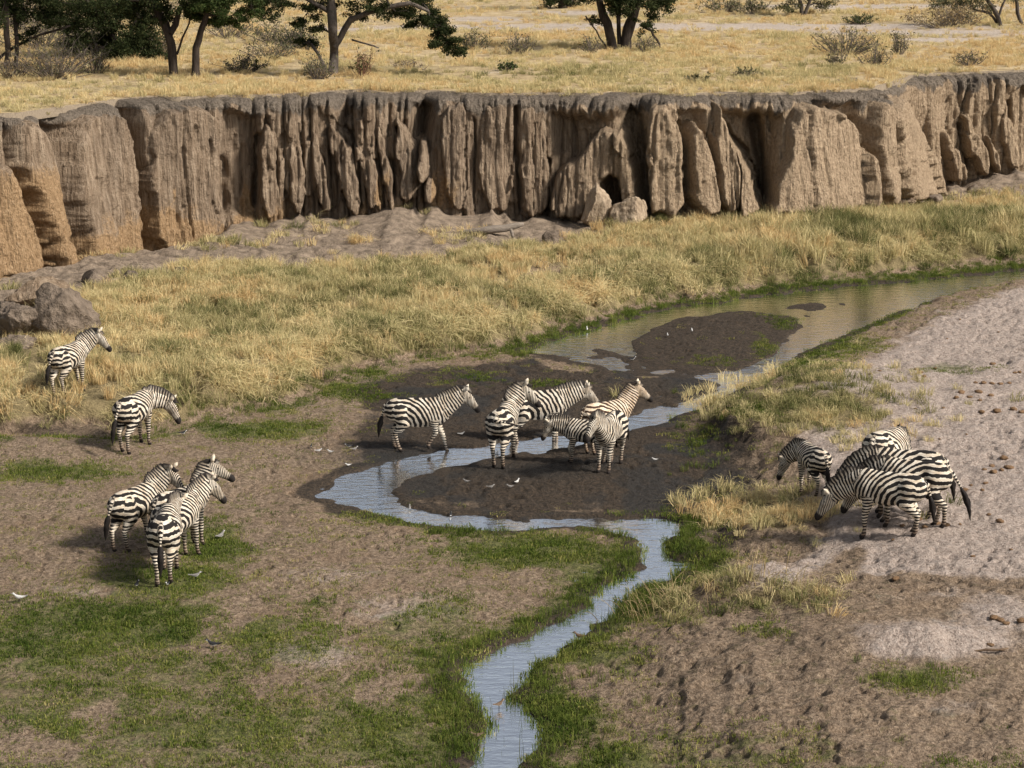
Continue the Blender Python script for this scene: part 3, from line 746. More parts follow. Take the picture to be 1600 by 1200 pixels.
def scatter(name, label, pts, rot, scl, tint, sources):
    me = bpy.data.meshes.new(name)
    me.vertices.add(len(pts)); me.vertices.foreach_set('co', np.asarray(pts, np.float32).ravel())
    a = me.attributes.new('rot', 'FLOAT_VECTOR', 'POINT'); a.data.foreach_set('vector', np.asarray(rot, np.float32).ravel())
    a = me.attributes.new('scl', 'FLOAT_VECTOR', 'POINT'); a.data.foreach_set('vector', np.asarray(scl, np.float32).ravel())
    a = me.attributes.new('tint', 'FLOAT', 'POINT'); a.data.foreach_set('value', np.clip(np.asarray(tint, np.float32), 0, 1))
    a = me.attributes.new('vid', 'INT', 'POINT'); a.data.foreach_set('value', rng.integers(0, len(sources), len(pts)).astype(np.int32))
    o = bpy.data.objects.new(name, me); COL.objects.link(o)
    ng = bpy.data.node_groups.new(name, 'GeometryNodeTree')
    ng.interface.new_socket('Geometry', in_out='INPUT', socket_type='NodeSocketGeometry')
    ng.interface.new_socket('Geometry', in_out='OUTPUT', socket_type='NodeSocketGeometry')
    N, L = ng.nodes, ng.links
    gi, go = N.new('NodeGroupInput'), N.new('NodeGroupOutput')
    iop = N.new('GeometryNodeInstanceOnPoints'); L.new(gi.outputs[0], iop.inputs['Points'])
    jn = N.new('GeometryNodeJoinGeometry')
    for src in reversed(sources):
        oi = N.new('GeometryNodeObjectInfo'); oi.inputs['Object'].default_value = src
        g2 = N.new('GeometryNodeGeometryToInstance'); L.new(oi.outputs['Geometry'], g2.inputs[0]); L.new(g2.outputs[0], jn.inputs[0])
    L.new(jn.outputs[0], iop.inputs['Instance']); iop.inputs['Pick Instance'].default_value = True
    def named(nm, typ):
        n = N.new('GeometryNodeInputNamedAttribute'); n.data_type = typ; n.inputs['Name'].default_value = nm
        return [q for q in n.outputs if q.enabled and q.name == 'Attribute'][0]
    L.new(named('vid', 'INT'), iop.inputs['Instance Index'])
    e2r = N.new('FunctionNodeEulerToRotation'); L.new(named('rot', 'FLOAT_VECTOR'), e2r.inputs[0]); L.new(e2r.outputs[0], iop.inputs['Rotation'])
    L.new(named('scl', 'FLOAT_VECTOR'), iop.inputs['Scale'])
    L.new(iop.outputs[0], go.inputs[0])
    md = o.modifiers.new('scatter', 'NODES'); md.node_group = ng
    return tag(o, label, 'grass', kind='stuff')
def sample(GX, GY, GZ, dens, nmax):
    """random points on a sheet, dens = plants per square metre at its corners"""
    c = lambda a: .25 * (a[:-1, :-1] + a[1:, :-1] + a[:-1, 1:] + a[1:, 1:])
    ax, ay = GX[:-1, 1:] - GX[:-1, :-1], GY[1:, :-1] - GY[:-1, :-1]
    w = (np.abs(ax * ay) * c(dens)).ravel()
    n = int(min(nmax, w.sum()))
    idx = rng.choice(w.size, n, p=w / w.sum())
    r, q = np.divmod(idx, GX.shape[1] - 1)
    u, v = rng.uniform(size=n), rng.uniform(size=n)
    f = lambda a: (a[r, q] * (1 - u) + a[r, q + 1] * u) * (1 - v) + (a[r + 1, q] * (1 - u) + a[r + 1, q + 1] * u) * v
    return f(GX), f(GY), f(GZ), f
def rots(n, tilt=.12):
    return np.stack([rng.normal(0, tilt, n), rng.normal(0, tilt, n), rng.uniform(0, 6.28, n)], -1)
def scl3(s, h): return np.stack([s, s, s * h], -1)

STRAW = [(0.0, (0.085, 0.10, 0.034)), (0.25, (0.23, 0.215, 0.09)), (0.5, (0.47, 0.40, 0.20)), (0.78, (0.66, 0.545, 0.30)), (1.0, (0.58, 0.40, 0.19))]
M_DRY = mat_grass('dry_grass_blades', STRAW, .35, .3)
M_TURF = mat_grass('green_grass_blades', [(0.0, (0.040, 0.066, 0.014)), (0.4, (0.125, 0.155, 0.032)), (0.7, (0.25, 0.24, 0.07)), (1.0, (0.40, 0.32, 0.15))], .4, .25)
view = (np.abs(TX) / np.maximum(TY, 1) < .262) & (TY > 26) & (dc > .1)

tall = [tuft('tall_tuft', M_DRY, 46, .17, .30, .62, .017, .30, .45, i) for i in range(5)]
mat_ = [tuft('mat_tuft', M_DRY, 44, .22, .16, .36, .017, .75, .75, 20 + i) for i in range(5)]
turf = [tuft('turf_tuft', M_TURF, 34, .20, .012, .040, .013, .8, .6, 40 + i) for i in range(5)]
sedge = [tuft('sedge_tuft', M_TURF, 30, .14, .10, .26, .010, .4, .5, 60 + i) for i in range(4)]

lush = sstep(1000, 1250, PX) * sstep(325, 360, PY) * sstep(440, 415, PY)
thin = fbm(TX * .6, TY * .6, 101, 4)
clear = 0 * TX
for q in ((103,612),(150,612),(70,612),(213,697),(250,697)):
    hx_, hy_, _ = on_ground(*q); clear = np.maximum(clear, np.exp(-((TX - hx_) / 1.0) ** 2 - ((TY - hy_) / 1.6) ** 2))
cover = (1 - .85 * clear) * sstep(.35, 1.2, foot) * np.clip(1 - 1.1 * TAL, 0, 1) * np.clip(1 - BARE, 0, 1) * view
dT = cover * (3 + 14 * lush + 20 * sstep(.46, .62, thin)) * (sstep(1.2, 2.6, foot) * .85 + .15)
X, Y, Z, f = sample(TX, TY, TZ, dT, 26000)
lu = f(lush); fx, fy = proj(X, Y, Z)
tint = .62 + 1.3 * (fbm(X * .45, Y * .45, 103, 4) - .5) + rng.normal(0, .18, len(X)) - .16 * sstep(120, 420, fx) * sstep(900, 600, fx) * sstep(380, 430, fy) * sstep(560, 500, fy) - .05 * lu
s = rng.uniform(.6, 1.1, len(X)) * (.78 + .55 * lu) * (.75 + .5 * fbm(X * .8, Y * .8, 104, 3))
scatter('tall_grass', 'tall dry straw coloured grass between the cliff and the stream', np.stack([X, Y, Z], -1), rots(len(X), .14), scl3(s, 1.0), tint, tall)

dM = cover * (.25 + .9 * sstep(.36, .56, fbm(TX * .9, TY * .7, 107, 4))) * (15 + 34 * np.exp(-((foot - 1.4) / 1.2) ** 2))
dM = np.maximum(dM, 34 * view * blobs([(1285,640,120,34,1.),(1215,795,95,28,1.),(1275,592,60,18,.6),(1190,922,70,16,.8),(1250,930,60,22,.5),(1080,945,60,26,.4),(1350,660,60,20,.5),(60,640,130,16,.4)]) * sstep(.3, .6, nz1 + .15))
dM = np.maximum(dM, 5 * TAL * (foot > 0) * view * sstep(.55, .75, thin))
X, Y, Z, f = sample(TX, TY, TZ, dM, 36000)
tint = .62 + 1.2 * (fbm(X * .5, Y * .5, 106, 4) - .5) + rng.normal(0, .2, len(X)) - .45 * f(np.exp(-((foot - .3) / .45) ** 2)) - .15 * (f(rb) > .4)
s = rng.uniform(.6, 1.15, len(X)) * np.where(f(rb) > .3, .72, 1.0)
ft = f(foot)
rr = rots(len(X), .2); rr[:, 0] += .45 * np.exp(-((ft - 1.2) / .9) ** 2)
rr[:, 2] = np.where(np.abs(ft - 1.2) < 1, rng.normal(0, .5, len(X)), rr[:, 2])
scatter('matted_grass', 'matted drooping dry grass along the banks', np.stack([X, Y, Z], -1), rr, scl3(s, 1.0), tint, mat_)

dG = view * (120 * np.clip(GREEN - .12, 0, 1) * sstep(.36, .60, fbm(TX * 1.3, TY * 1.3, 110, 5) + .08 * GREEN) + 10 * (1 - MUD) * (rb < 2) * (foot < .5)) * (TZ > .0)
dG = np.where(foot > .9, 0, dG)
X, Y, Z, f = sample(TX, TY, TZ, dG, 60000)
g_ = f(GREEN)
tint = .62 - .42 * np.clip(g_, 0, 1) + .5 * (fbm(X * .9, Y * .9, 112, 3) - .5) + rng.normal(0, .14, len(X))
scatter('green_turf', 'short green turf growing in patches on the trampled flats', np.stack([X, Y, Z], -1), rots(len(X), .1), scl3(rng.uniform(.6, 1.2, len(X)) * (.8 + .4 * g_), rng.uniform(.7, 1.3, len(X))), tint, turf)

lowbank = ((PY > 830) | (np.abs(foot) < 1.2) | ((PX > 1040) & (PY > 780))).astype(float)
dS = view * (30 * np.exp(-((dw - .12) / .3) ** 2) * lowbank + 22 * np.exp(-((foot - .25) / .35) ** 2) * (PX > 230) + 26 * blobs([(1085,858,45,28,1.),(880,1120,80,60,.5),(690,1090,50,70,.6),(960,965,60,16,.7),(1100,690,40,50,.4),(1430,1062,80,20,.5)])) * (TZ > -.05)
X, Y, Z, f = sample(TX, TY, TZ, dS, 12000)
tint = .22 + .4 * (fbm(X * .9, Y * .9, 113, 3) - .4) + rng.normal(0, .1, len(X))
scatter('waterside_sedge', 'dark green sedge fringing the water', np.stack([X, Y, np.maximum(Z, -.02)], -1), rots(len(X), .15), scl3(rng.uniform(.4, .9, len(X)), rng.uniform(.7, 1.1, len(X))), tint, sedge)

# plateau grass
inview = (np.abs(QX) / np.maximum(QY, 1) < .255) & (QW < 95)
pl_t = fbm(QX * .5, QY * .35, 120, 4)
dP = inview * np.clip(1 - 1.15 * bare, 0, 1) * (1.8 + 8 * sstep(.43, .62, pl_t)) * (1 - .72 * sstep(20, 60, QW)) 
dP = dP + inview * 14 * sstep(1.6, .4, QW) * sstep(.38, .56, pl_t + .08)
dP = dP + inview * 9 * np.exp(-((QW - 2.2) / 1.6) ** 2) * (QPX < 760)
X, Y, Z, f = sample(QX, QY, QZ, dP, 30000)
tint = .80 + .7 * (fbm(X * .3, Y * .2, 121, 3) - .5) + rng.normal(0, .13, len(X))
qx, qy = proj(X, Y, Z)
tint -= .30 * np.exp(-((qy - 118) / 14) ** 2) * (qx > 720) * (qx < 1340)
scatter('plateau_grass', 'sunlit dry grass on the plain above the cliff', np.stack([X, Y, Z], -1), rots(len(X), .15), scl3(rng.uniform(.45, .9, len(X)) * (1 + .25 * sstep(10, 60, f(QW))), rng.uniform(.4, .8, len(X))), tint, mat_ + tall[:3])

# dry reed stalks bent over the near mound
def stalks(name, label, centres, n, L0, L1, w, bend, seed, mat, cat='reeds'):
    g = np.random.default_rng(seed); V, Fq, bl = [], [], []
    for k in range(n):
        cx, cy, sx, sy, dirx = centres[k % len(centres)]
        x, y = cx + g.normal(0, sx), cy + g.normal(0, sy); z = gz(x, y) - .03
        L = g.uniform(L0, L1); a = g.normal(dirx, .5); b0 = g.uniform(.1, bend); pos = np.array([x, y, z]); el = R(88) - b0 * .4
        segs = 6; ww = w * g.uniform(.7, 1.2); prev = None
        for i in range(segs + 1):
            d = np.array([math.cos(a) * math.cos(el), math.sin(a) * math.cos(el), math.sin(el)])
            sd = np.array([-math.sin(a), math.cos(a), 0]) * ww * (1 - .8 * i / segs)
            up = np.cross(d, sd)
            b = len(V); V += [tuple(pos - sd), tuple(pos + sd), tuple(pos + up)]
            if prev is not None:
                for q in range(3): Fq.append((prev + q, prev + (q + 1) % 3, b + (q + 1) % 3, b + q))
            prev = b; bl += [g.uniform()] * 3
            pos = pos + d * L / segs; el -= b0 * 1.5 / segs * (1 + i / segs); a += g.normal(0, .12)
    o = make_obj(name, V, Fq, mat, smooth=True, attrs={'bl': np.array(bl)})
    return tag(o, label, cat, kind='stuff')
M_REED = mat_leaf('dry_reed', (0.16, 0.115, 0.06), (0.36, 0.27, 0.14), (0.50, 0.39, 0.22))
M_REEDG = mat_leaf('dull_green_reed', (0.035, 0.05, 0.018), (0.07, 0.085, 0.03), (0.13, 0.12, 0.05))
def gp(px, py, sx, sy, d): x, y, z = on_ground(px, py); return (x, y, sx, sy, d)
stalks('dry_reeds', 'bent dry reeds flopping over the mound beside the near stream', [gp(1035,945,.35,.35,2.6), gp(1070,930,.3,.3,.6), gp(1010,965,.3,.25,2.9), gp(1180,905,.4,.2,1.0), gp(1230,925,.35,.25,-.2), gp(1270,940,.3,.2,.2)], 130, .3, .85, .009, 1.7, 3, M_REED)
stalks('water_reeds', 'upright dark reeds standing at the water edge below the mound', [gp(975,985,.25,.25,1.5), gp(950,990,.15,.2,1.5), gp(1000,970,.25,.2,1.5), gp(1072,888,.1,.1,1.5), gp(850,1180,.2,.3,1.5), gp(765,1150,.2,.4,1.5), gp(800,1100,.1,.2,1.5)], 90, .25, .6, .006, .4, 4, M_REEDG)

# ================================================================== ZEBRAS
def nrm(v): return v / (np.linalg.norm(v) + 1e-9)
def d_cone(P, a, b, r1, r2):
    ba = b - a; h = np.clip(((P - a) @ ba) / (ba @ ba + 1e-9), 0, 1)
    return np.linalg.norm(P - a - h[..., None] * ba, axis=-1) - (r1 + (r2 - r1) * h)
def d_ell(P, c, r):
    q = P - c; k0 = np.linalg.norm(q / r, axis=-1); k1 = np.linalg.norm(q / (r * r), axis=-1)
    return k0 * (k0 - 1) / (k1 + 1e-6)
def surface_nets(D, org, h):
    s = D < 0
    nx_, ny_, nz_ = D.shape
    c = [s[i:nx_ - 1 + i, j:ny_ - 1 + j, k:nz_ - 1 + k] for i in (0, 1) for j in (0, 1) for k in (0, 1)]
    cnt = sum(a.astype(np.int8) for a in c)
    act = (cnt > 0) & (cnt < 8)
    I = np.argwhere(act)
    vid = np.full(act.shape, -1, np.int64); vid[act] = np.arange(len(I))
    acc = np.zeros((len(I), 3)); n = np.zeros(len(I))
    offs = [(i, j, k) for i in (0, 1) for j in (0, 1) for k in (0, 1)]
    for a in offs:
        for ax in range(3):
            if a[ax]: continue
            b = list(a); b[ax] = 1
            da = D[I[:, 0] + a[0], I[:, 1] + a[1], I[:, 2] + a[2]]; db = D[I[:, 0] + b[0], I[:, 1] + b[1], I[:, 2] + b[2]]
            m = (da < 0) != (db < 0)
            t = np.where(m, da / (da - db + 1e-12), 0)
            p = np.tile(np.array(a, float), (len(I), 1)); p[:, ax] += t
            acc += p * m[:, None]; n += m
    V = org + h * (I + acc / n[:, None])
    Fs = []
    for ax in range(3):
        u, v = (ax + 1) % 3, (ax + 2) % 3
        sl0 = [slice(1, -1)] * 3; sl0[ax] = slice(0, -1); sl1 = list(sl0); sl1[ax] = slice(1, None)
        A, B = s[tuple(sl0)], s[tuple(sl1)]
        E = np.argwhere(A != B)
        if not len(E): continue
        base = E.copy(); base[:, u] += 1; base[:, v] += 1
        inside_first = A[E[:, 0], E[:, 1], E[:, 2]]
        q = []
        for du, dv in ((-1, -1), (0, -1), (0, 0), (-1, 0)):
            t = base.copy(); t[:, u] += du; t[:, v] += dv
            q.append(vid[t[:, 0], t[:, 1], t[:, 2]])
        q = np.stack(q, -1)
        q = np.where(inside_first[:, None], q, q[:, ::-1])
        Fs.append(q)
    Fc = np.concatenate(Fs)
    return V, Fc[(Fc >= 0).all(1)]

M_ZEBRA = mat_zebra('zebra_coat', (0.013, 0.011, 0.010), (0.66, 0.60, 0.50), (0.52, 0.43, 0.32))
M_ZFOAL = mat_zebra('zebra_brown_coat', (0.050, 0.028, 0.017), (0.72, 0.62, 0.49), (0.60, 0.46, 0.31), .05)
M_TASSEL = mat_simple('tail_hair', (0.006, 0.005, 0.005), (0.020, 0.015, 0.012), 30, .7, .5, .02, (1, 1, .15))
M_EYE = mat_simple('zebra_eye', (0.004, 0.003, 0.003), (0.01, 0.007, 0.005), 4, .15, 0, .01)

def zebra(px, py, heading, size, label, neck=(45, 0), head=(-38, 0), feet=((0, 0), (0, 0), (0, 0), (0, 0)), tail=(0, 0), tlen=1.0, mat=None, group=None, necklen=.62, belly=1.0, seed=0, xyz=None, nose_down=0):
    """feet: (forward shift, lift) for front-left, front-right, hind-left, hind-right"""
    mat = mat or M_ZEBRA
    gx, gy, g0 = xyz or on_ground(px, py)
    ch, sh = math.cos(R(heading)), math.sin(R(heading))
    legs = []
    rest = [(.40, .13, 1), (.40, -.13, 1), (-.53, .13, 0), (-.53, -.13, 0)]
    hz = []
    for (lx, ly, fr), (fd, lift) in zip(rest, feet):
        wx, wy = gx + size * ((lx + fd) * ch - ly * sh), gy + size * ((lx + fd) * sh + ly * ch)
        hz.append(gz(wx, wy))
    root_z = float(np.mean(hz))
    vr = np.random.default_rng(seed + 77); belly *= vr.uniform(.96, 1.07); sf = vr.uniform(.9, 1.12); wd = vr.uniform(.95, 1.06)
    prims = []   # (part, kind, args, blend)
    A = lambda *v: np.array(v, float)
    # trunk
    prims.append(('torso', 'e', (A(.02, 0, .945), A(.62, .275 * belly, .315 * belly)), .08))
    prims.append(('torso', 'e', (A(-.50, 0, 1.03), A(.33, .265 * wd, .285)), .08))
    prims.append(('torso', 'e', (A(.40, 0, 1.0), A(.30, .215, .335)), .08))
    prims.append(('torso', 'c', (A(.38, 0, 1.20), A(-.35, 0, 1.19), .10, .13), .08))
    prims.append(('torso', 'c', (A(.56, 0, .98), A(.62, 0, .93), .17, .12), .08))
    # neck chain
    npz, nyaw = neck
    cur = A(.50, 0, 1.10); pts = [cur]; dors = []
    NS = 5
    for i in range(NS):
        f = (i + .5) / NS
        pit = R(npz * (.75 + .35 * f)) if npz > 0 else R(npz * (.6 + .55 * f)); yw = R(nyaw * min(1, .25 + f))
        dv = A(math.cos(pit) * math.cos(yw), math.cos(pit) * math.sin(yw), math.sin(pit))
        cur = cur + dv * necklen / NS; pts.append(cur)
        up = A(0, 0, 1) if npz > -60 else A(1, 0, 0)
        dors.append(nrm(up - dv * (up @ dv)))
    dors.append(dors[-1])
    for i in range(NS):
        f0, f1 = i / NS, (i + 1) / NS
        rd = lambda f: .172 - .072 * f
        ov = lambda f: .125 - .070 * f
        prims.append((('neck', i), 'c', (pts[i] + dors[i] * ov(f0) * .6, pts[i + 1] + dors[i + 1] * ov(f1) * .6, rd(f0) * .82, rd(f1) * .82), .06))
        prims.append((('neck', i), 'c', (pts[i] - dors[i] * ov(f0), pts[i + 1] - dors[i + 1] * ov(f1) * .9, rd(f0), rd(f1) * .95), .06))
    poll = pts[-1]
    hp, hy = R(head[0]), R(nyaw + head[1])
    hd = A(math.cos(hp) * math.cos(hy), math.cos(hp) * math.sin(hy), math.sin(hp))
    hu = nrm(A(0, 0, 1) - hd * hd[2]) if abs(hd[2]) < .97 else A(math.cos(hy), math.sin(hy), 0)
    hs = np.cross(hu, hd)
    hb = poll + hd * .02 + hu * .01
    HL = .545
    prims.append(('head', 'c', (hb + hu * .005, hb + hd * .20 + hu * .005, .104, .098), .04))
    prims.append(('head', 'c', (hb + hd * .16 + hu * .01, hb + hd * HL * .90 - hu * .01, .088, .058), .04))
    prims.append(('head', 'c', (hb + hd * .10 - hu * .085, hb + hd * .22 - hu * .07, .095, .070), .05))
    prims.append(('head', 'c', (hb + hd * .22 - hu * .07, hb + hd * HL * .92 - hu * .045, .062, .050), .04))
    prims.append(('head', 'c', (hb + hd * HL * .90 - hu * .02, hb + hd * HL * .97 - hu * .035, .066, .055), .03))
    for sg in (1, -1):
        e0 = hb + hs * sg * .065 + hu * .075 - hd * .03
        ed = nrm(hu * .80 + hs * sg * .42 - hd * .25)
        prims.append(('ear', 'c', (e0, e0 + ed * .085, .024, .040), .02)); prims.append(('ear', 'c', (e0 + ed * .08, e0 + ed * .175, .039, .008), .02))
    # legs
    legj = []
    for li, ((lx, ly, fr), (fd, lift)) in enumerate(zip(rest, feet)):
        sg = 1 if ly > 0 else -1
        dz0 = (hz[li] - root_z) / size
        def J(x, y, z, bend=0.0):
            f = max(0.0, 1 - z / .98)
            return A(x + fd * f + bend, y, z + (lift + dz0) * f)
        if fr:
            kb = lift * .9
            jj = [(J(.40, ly * .75, 1.00), .15), (J(.33, ly * 1.05, .76, kb * .4), .105), (J(.40, ly * .92, .43, kb), .056), (J(.395, ly * .9, .20, kb * .35 - lift * .1), .034), (J(.40, ly * .9, .115, -lift * .2), .041), (J(.435, ly * .9, .035, -lift * .3), .038)]
        else:
            kb = lift * .7
            jj = [(J(-.47, ly * .85, 1.02), .21), (J(-.39, ly * 1.12, .76, kb), .155), (J(-.50, ly * 1.05, .60, kb * .6), .095), (J(-.635, ly * .95, .47, -lift * .3), .054), (J(-.60, ly * .9, .22, -lift * .2), .037), (J(-.585, ly * .9, .12, -lift * .2), .043), (J(-.545, ly * .9, .035, -lift * .2), .039)]
        legj.append(jj)
        for (a, ra), (b, rb_) in zip(jj[:-1], jj[1:]):
            prims.append((('leg', li), 'c', (a, b, ra, rb_), .045 if ra > .08 else .015))
        hf = jj[-1][0]
        prims.append((('leg', li), 'c', (hf + A(-.005, 0, .015), hf + A(.012, 0, -.012), .042, .047), .012))
    # tail dock
    tb = A(-.76, 0, 1.17); tsw, tbk = tail
    td = nrm(A(-.28 - tbk, tsw, -1.0)) if abs(tsw) < 1.5 else nrm(A(-.25, tsw, -.25))
    prims.append(('tail', 'c', (A(-.66, 0, 1.20), tb + A(-.05, 0, -.03), .06, .034), .04))
    te = tb + A(-.05, 0, -.03) + td * .30 * tlen
    prims.append(('tail', 'c', (tb + A(-.05, 0, -.03), te, .034, .022), .02))
    # field
    h = .0185
    allp = []
    for _, kd, a, _b in prims:
        if kd == 'e': allp += [a[0] - a[1], a[0] + a[1]]
        else:
            r = max(a[2], a[3]); allp += [a[0] - r, a[0] + r, a[1] - r, a[1] + r]
    lo = np.min(allp, 0) - .06; hi = np.max(allp, 0) + .06
    nd = np.ceil((hi - lo) / h).astype(int) + 1
    D = np.full(nd, 1.0, np.float64)
    for _, kd, a, kb in prims:
        if kd == 'e': b0, b1 = a[0] - a[1], a[0] + a[1]
        else:
            r = max(a[2], a[3]); b0, b1 = np.minimum(a[0], a[1]) - r, np.maximum(a[0], a[1]) + r
        m = kb + .05
        i0 = np.clip(((b0 - m - lo) / h).astype(int), 0, nd); i1 = np.clip(((b1 + m - lo) / h).astype(int) + 2, 0, nd)
        g = [lo[q] + h * np.arange(i0[q], i1[q]) for q in range(3)]
        P = np.stack(np.meshgrid(*g, indexing='ij'), -1)
        d = d_ell(P, *a) if kd == 'e' else d_cone(P, *a)
        sub = D[i0[0]:i1[0], i0[1]:i1[1], i0[2]:i1[2]]
        hh = np.clip(.5 + .5 * (sub - d) / kb, 0, 1)
        D[i0[0]:i1[0], i0[1]:i1[1], i0[2]:i1[2]] = sub * (1 - hh) + d * hh - kb * hh * (1 - hh)
    V, Fc = surface_nets(D, lo, h)
    # part of each point
    names = []; best = np.full(len(V), 9.0); pid = np.zeros(len(V), int); harg = np.zeros(len(V))
    for i, (nm, kd, a, _b) in enumerate(prims):
        d = d_ell(V, *a) if kd == 'e' else d_cone(V, *a)
        if nm == 'torso': d = d + .012
        m = d < best; best = np.where(m, d, best); pid = np.where(m, i, pid)
    kindv = np.array([p[0] if isinstance(p[0], str) else p[0][0] for p in prims])[pid]
    idv = np.array([0 if isinstance(p[0], str) else p[0][1] for p in prims])[pid]
    x, y, z = V.T
    # stripes
    Px, Pz = -.40, .70
    def lam(r):   # integral of 1/period
        return np.where(r < .55, r / .132, .55 / .132 + (r - .55) / .085)
    r_ = np.hypot(np.clip(x - Px, 0, 9) * .98, z - Pz)
    ph_t = lam(r_) + .15
    ph_t = ph_t + .35 * np.clip(x - .1, 0, 9) * np.clip(1.0 - z, -1, 1)
    phase = ph_t.copy()
    phase = phase * sf; ph_t = ph_t * sf
    front_leg = (kindv == 'leg') & (idv < 2); hind_leg = (kindv == 'leg') & (idv >= 2)
    zl = z
    ph_f = zl / .062 + 1.2 * (x - .4)
    phase = np.where(front_leg & (z < .82), ph_f, phase)
    lowz = np.where(z < .62, (z - .62) / .058 + (.62 - Pz) / .132, (z - Pz) / .132) 
    phase = np.where(hind_leg & (z < Pz), -lowz + .15, phase)
    phase = np.where(hind_leg & (z >= Pz), lam(np.hypot(np.clip(x - Px, 0, 9) * .98, z - Pz)) + .15, phase)
    # neck: distance along the chain
    ph_n = np.zeros(len(V)); bd = np.full(len(V), 9.0)
    for i in range(NS):
        ba = pts[i + 1] - pts[i]; t = np.clip(((V - pts[i]) @ ba) / (ba @ ba), -.6 if i == 0 else 0, 1.5 if i == NS - 1 else 1)
        dd = np.linalg.norm(V - pts[i] - t[:, None] * ba, axis=1)
        m = dd < bd; bd = np.where(m, dd, bd); ph_n = np.where(m, (i + t) / NS * necklen, ph_n)
    phase = np.where(kindv == 'neck', ph_n / .066, phase)
    hx = (V - hb) @ hd; hv = (V - hb) @ hu
    isb = (kindv == 'head')
    phase = np.where(isb, hx / .046 + hv / .050, phase)
    phase = np.where(kindv == 'tail', np.linalg.norm(V - tb, axis=1) / .06, phase)
    dark = np.zeros(len(V)); white = np.zeros(len(V)); dirt = np.zeros(len(V))
    dark = np.where(isb, sstep(.405, .45, hx), dark)
    earm = kindv == 'ear'
    e_t = (V - hb) @ hu
    phase = np.where(earm, .75, phase); dark = np.where(earm, sstep(.20, .225, e_t) * .9, dark); white = np.where(earm, .8, white)
    white = np.where(isb, .02 + .28 * sstep(.30, .05, hx) * sstep(.0, -.08, hv), white)
    dark = np.where(kindv == 'leg', sstep(.085, .06, z - np.where(True, 0, 0)), dark)
    zmin = np.zeros(len(V))
    for li in range(4):
        zmin = np.where((kindv == 'leg') & (idv == li), legj[li][-1][0][2] - .05, zmin)
    dark = np.where(kindv == 'leg', sstep(.10, .07, z - zmin), dark)
    dirt = np.where(kindv == 'leg', sstep(.42, .12, z - zmin), 0)
    tor = kindv == 'torso'
    white = np.where(tor, sstep(.67, .61, z) * .55, white)
    inner = np.where(kindv == 'leg', sstep(.0, -.05, (np.abs(y) - np.array([abs(v[1]) for v in rest])[np.clip(idv, 0, 3)] + .02)), 0) * sstep(.72, .6, z)
    white = np.maximum(white, inner * .55)
    root = empty('zebra', (gx, gy, root_z), R(heading)); root.scale = (size,) * 3; root.rotation_euler = (0, R(nose_down), R(heading))
    tag(root, label, 'zebra', group)
    make_obj('body', V, Fc, mat, root, attrs={'phase': phase + seed * .37, 'dark': dark, 'white': white, 'dirt': dirt})
    # mane: upright brush along the crest
    g = np.random.default_rng(seed + 900)
    MV, MF, mp, mdk = [], [], [], []
    nm_ = 44
    pcs = [A(.40, 0, 1.265)] + [pts[i] + dors[i] * ((.125 - .070 * i / NS) * .6 + (.172 - .072 * i / NS) * .78) for i in range(1, NS + 1)] + [hb + hu * .085 + hd * .06]
    dds = [nrm(dors[0] + A(0, 0, .3))] + [dors[i] for i in range(1, NS + 1)] + [nrm(hu + hd * .5)]
    seglen = np.linalg.norm(np.diff(np.array(pcs), axis=0), axis=1); cum = np.concatenate([[0], np.cumsum(seglen)]); cum /= cum[-1]
    for i in range(nm_):
        f = i / (nm_ - 1)
        p = np.array([np.interp(f, cum, [q[c] for q in pcs]) for c in range(3)])
        dd = nrm(np.array([np.interp(f, cum, [q[c] for q in dds]) for c in range(3)]))
        f2 = min(1, f + .02); p2 = np.array([np.interp(f2, cum, [q[c] for q in pcs]) for c in range(3)]); f3 = max(0, f - .02); p3 = np.array([np.interp(f3, cum, [q[c] for q in pcs]) for c in range(3)])
        tn = nrm(p2 - p3); sd = nrm(np.cross(tn, dd))
        hh = (.06 + .10 * math.sin(math.pi * min(1, .12 + f * .80)) ** .6) * (1 + g.normal(0, .10))
        b = len(MV)
        for lev, th in ((-.03, .040), (hh * .55, .034), (hh, .014)):
            MV += [p + dd * lev + sd * th, p + dd * lev - sd * th]
        bd2, s_ = 9.0, 0.0
        for j in range(NS):
            ba = pts[j + 1] - pts[j]; t = np.clip(((p - pts[j]) @ ba) / (ba @ ba), -.6 if j == 0 else 0, 1.5 if j == NS - 1 else 1)
            dq = np.linalg.norm(p - pts[j] - t * ba)
            if dq < bd2: bd2, s_ = dq, (j + t) / NS * necklen
        mp += [s_ / .066 + seed * .37] * 6; mdk += [0, 0, .55, .55, 1, 1]
        if i:
            a_ = b - 6
            for q in (0, 2): MF += [(a_ + q, b + q, b + q + 2, a_ + q + 2), (b + q + 1, a_ + q + 1, a_ + q + 3, b + q + 3)]
            MF += [(a_ + 4, b + 4, b + 5, a_ + 5)]
    make_obj('mane', MV, MF, mat, root, attrs={'phase': mp, 'dark': mdk, 'white': np.zeros(len(MV)), 'dirt': np.zeros(len(MV))})
    # tassel
    TVs, TF = [], []
    tt = nrm(td * .6 + A(-.03, 0, -.55)) if abs(tsw) < 1.5 else nrm(td + A(0, 0, -.1))
    L_, rn, sgm = .50 * tlen, 9, 10
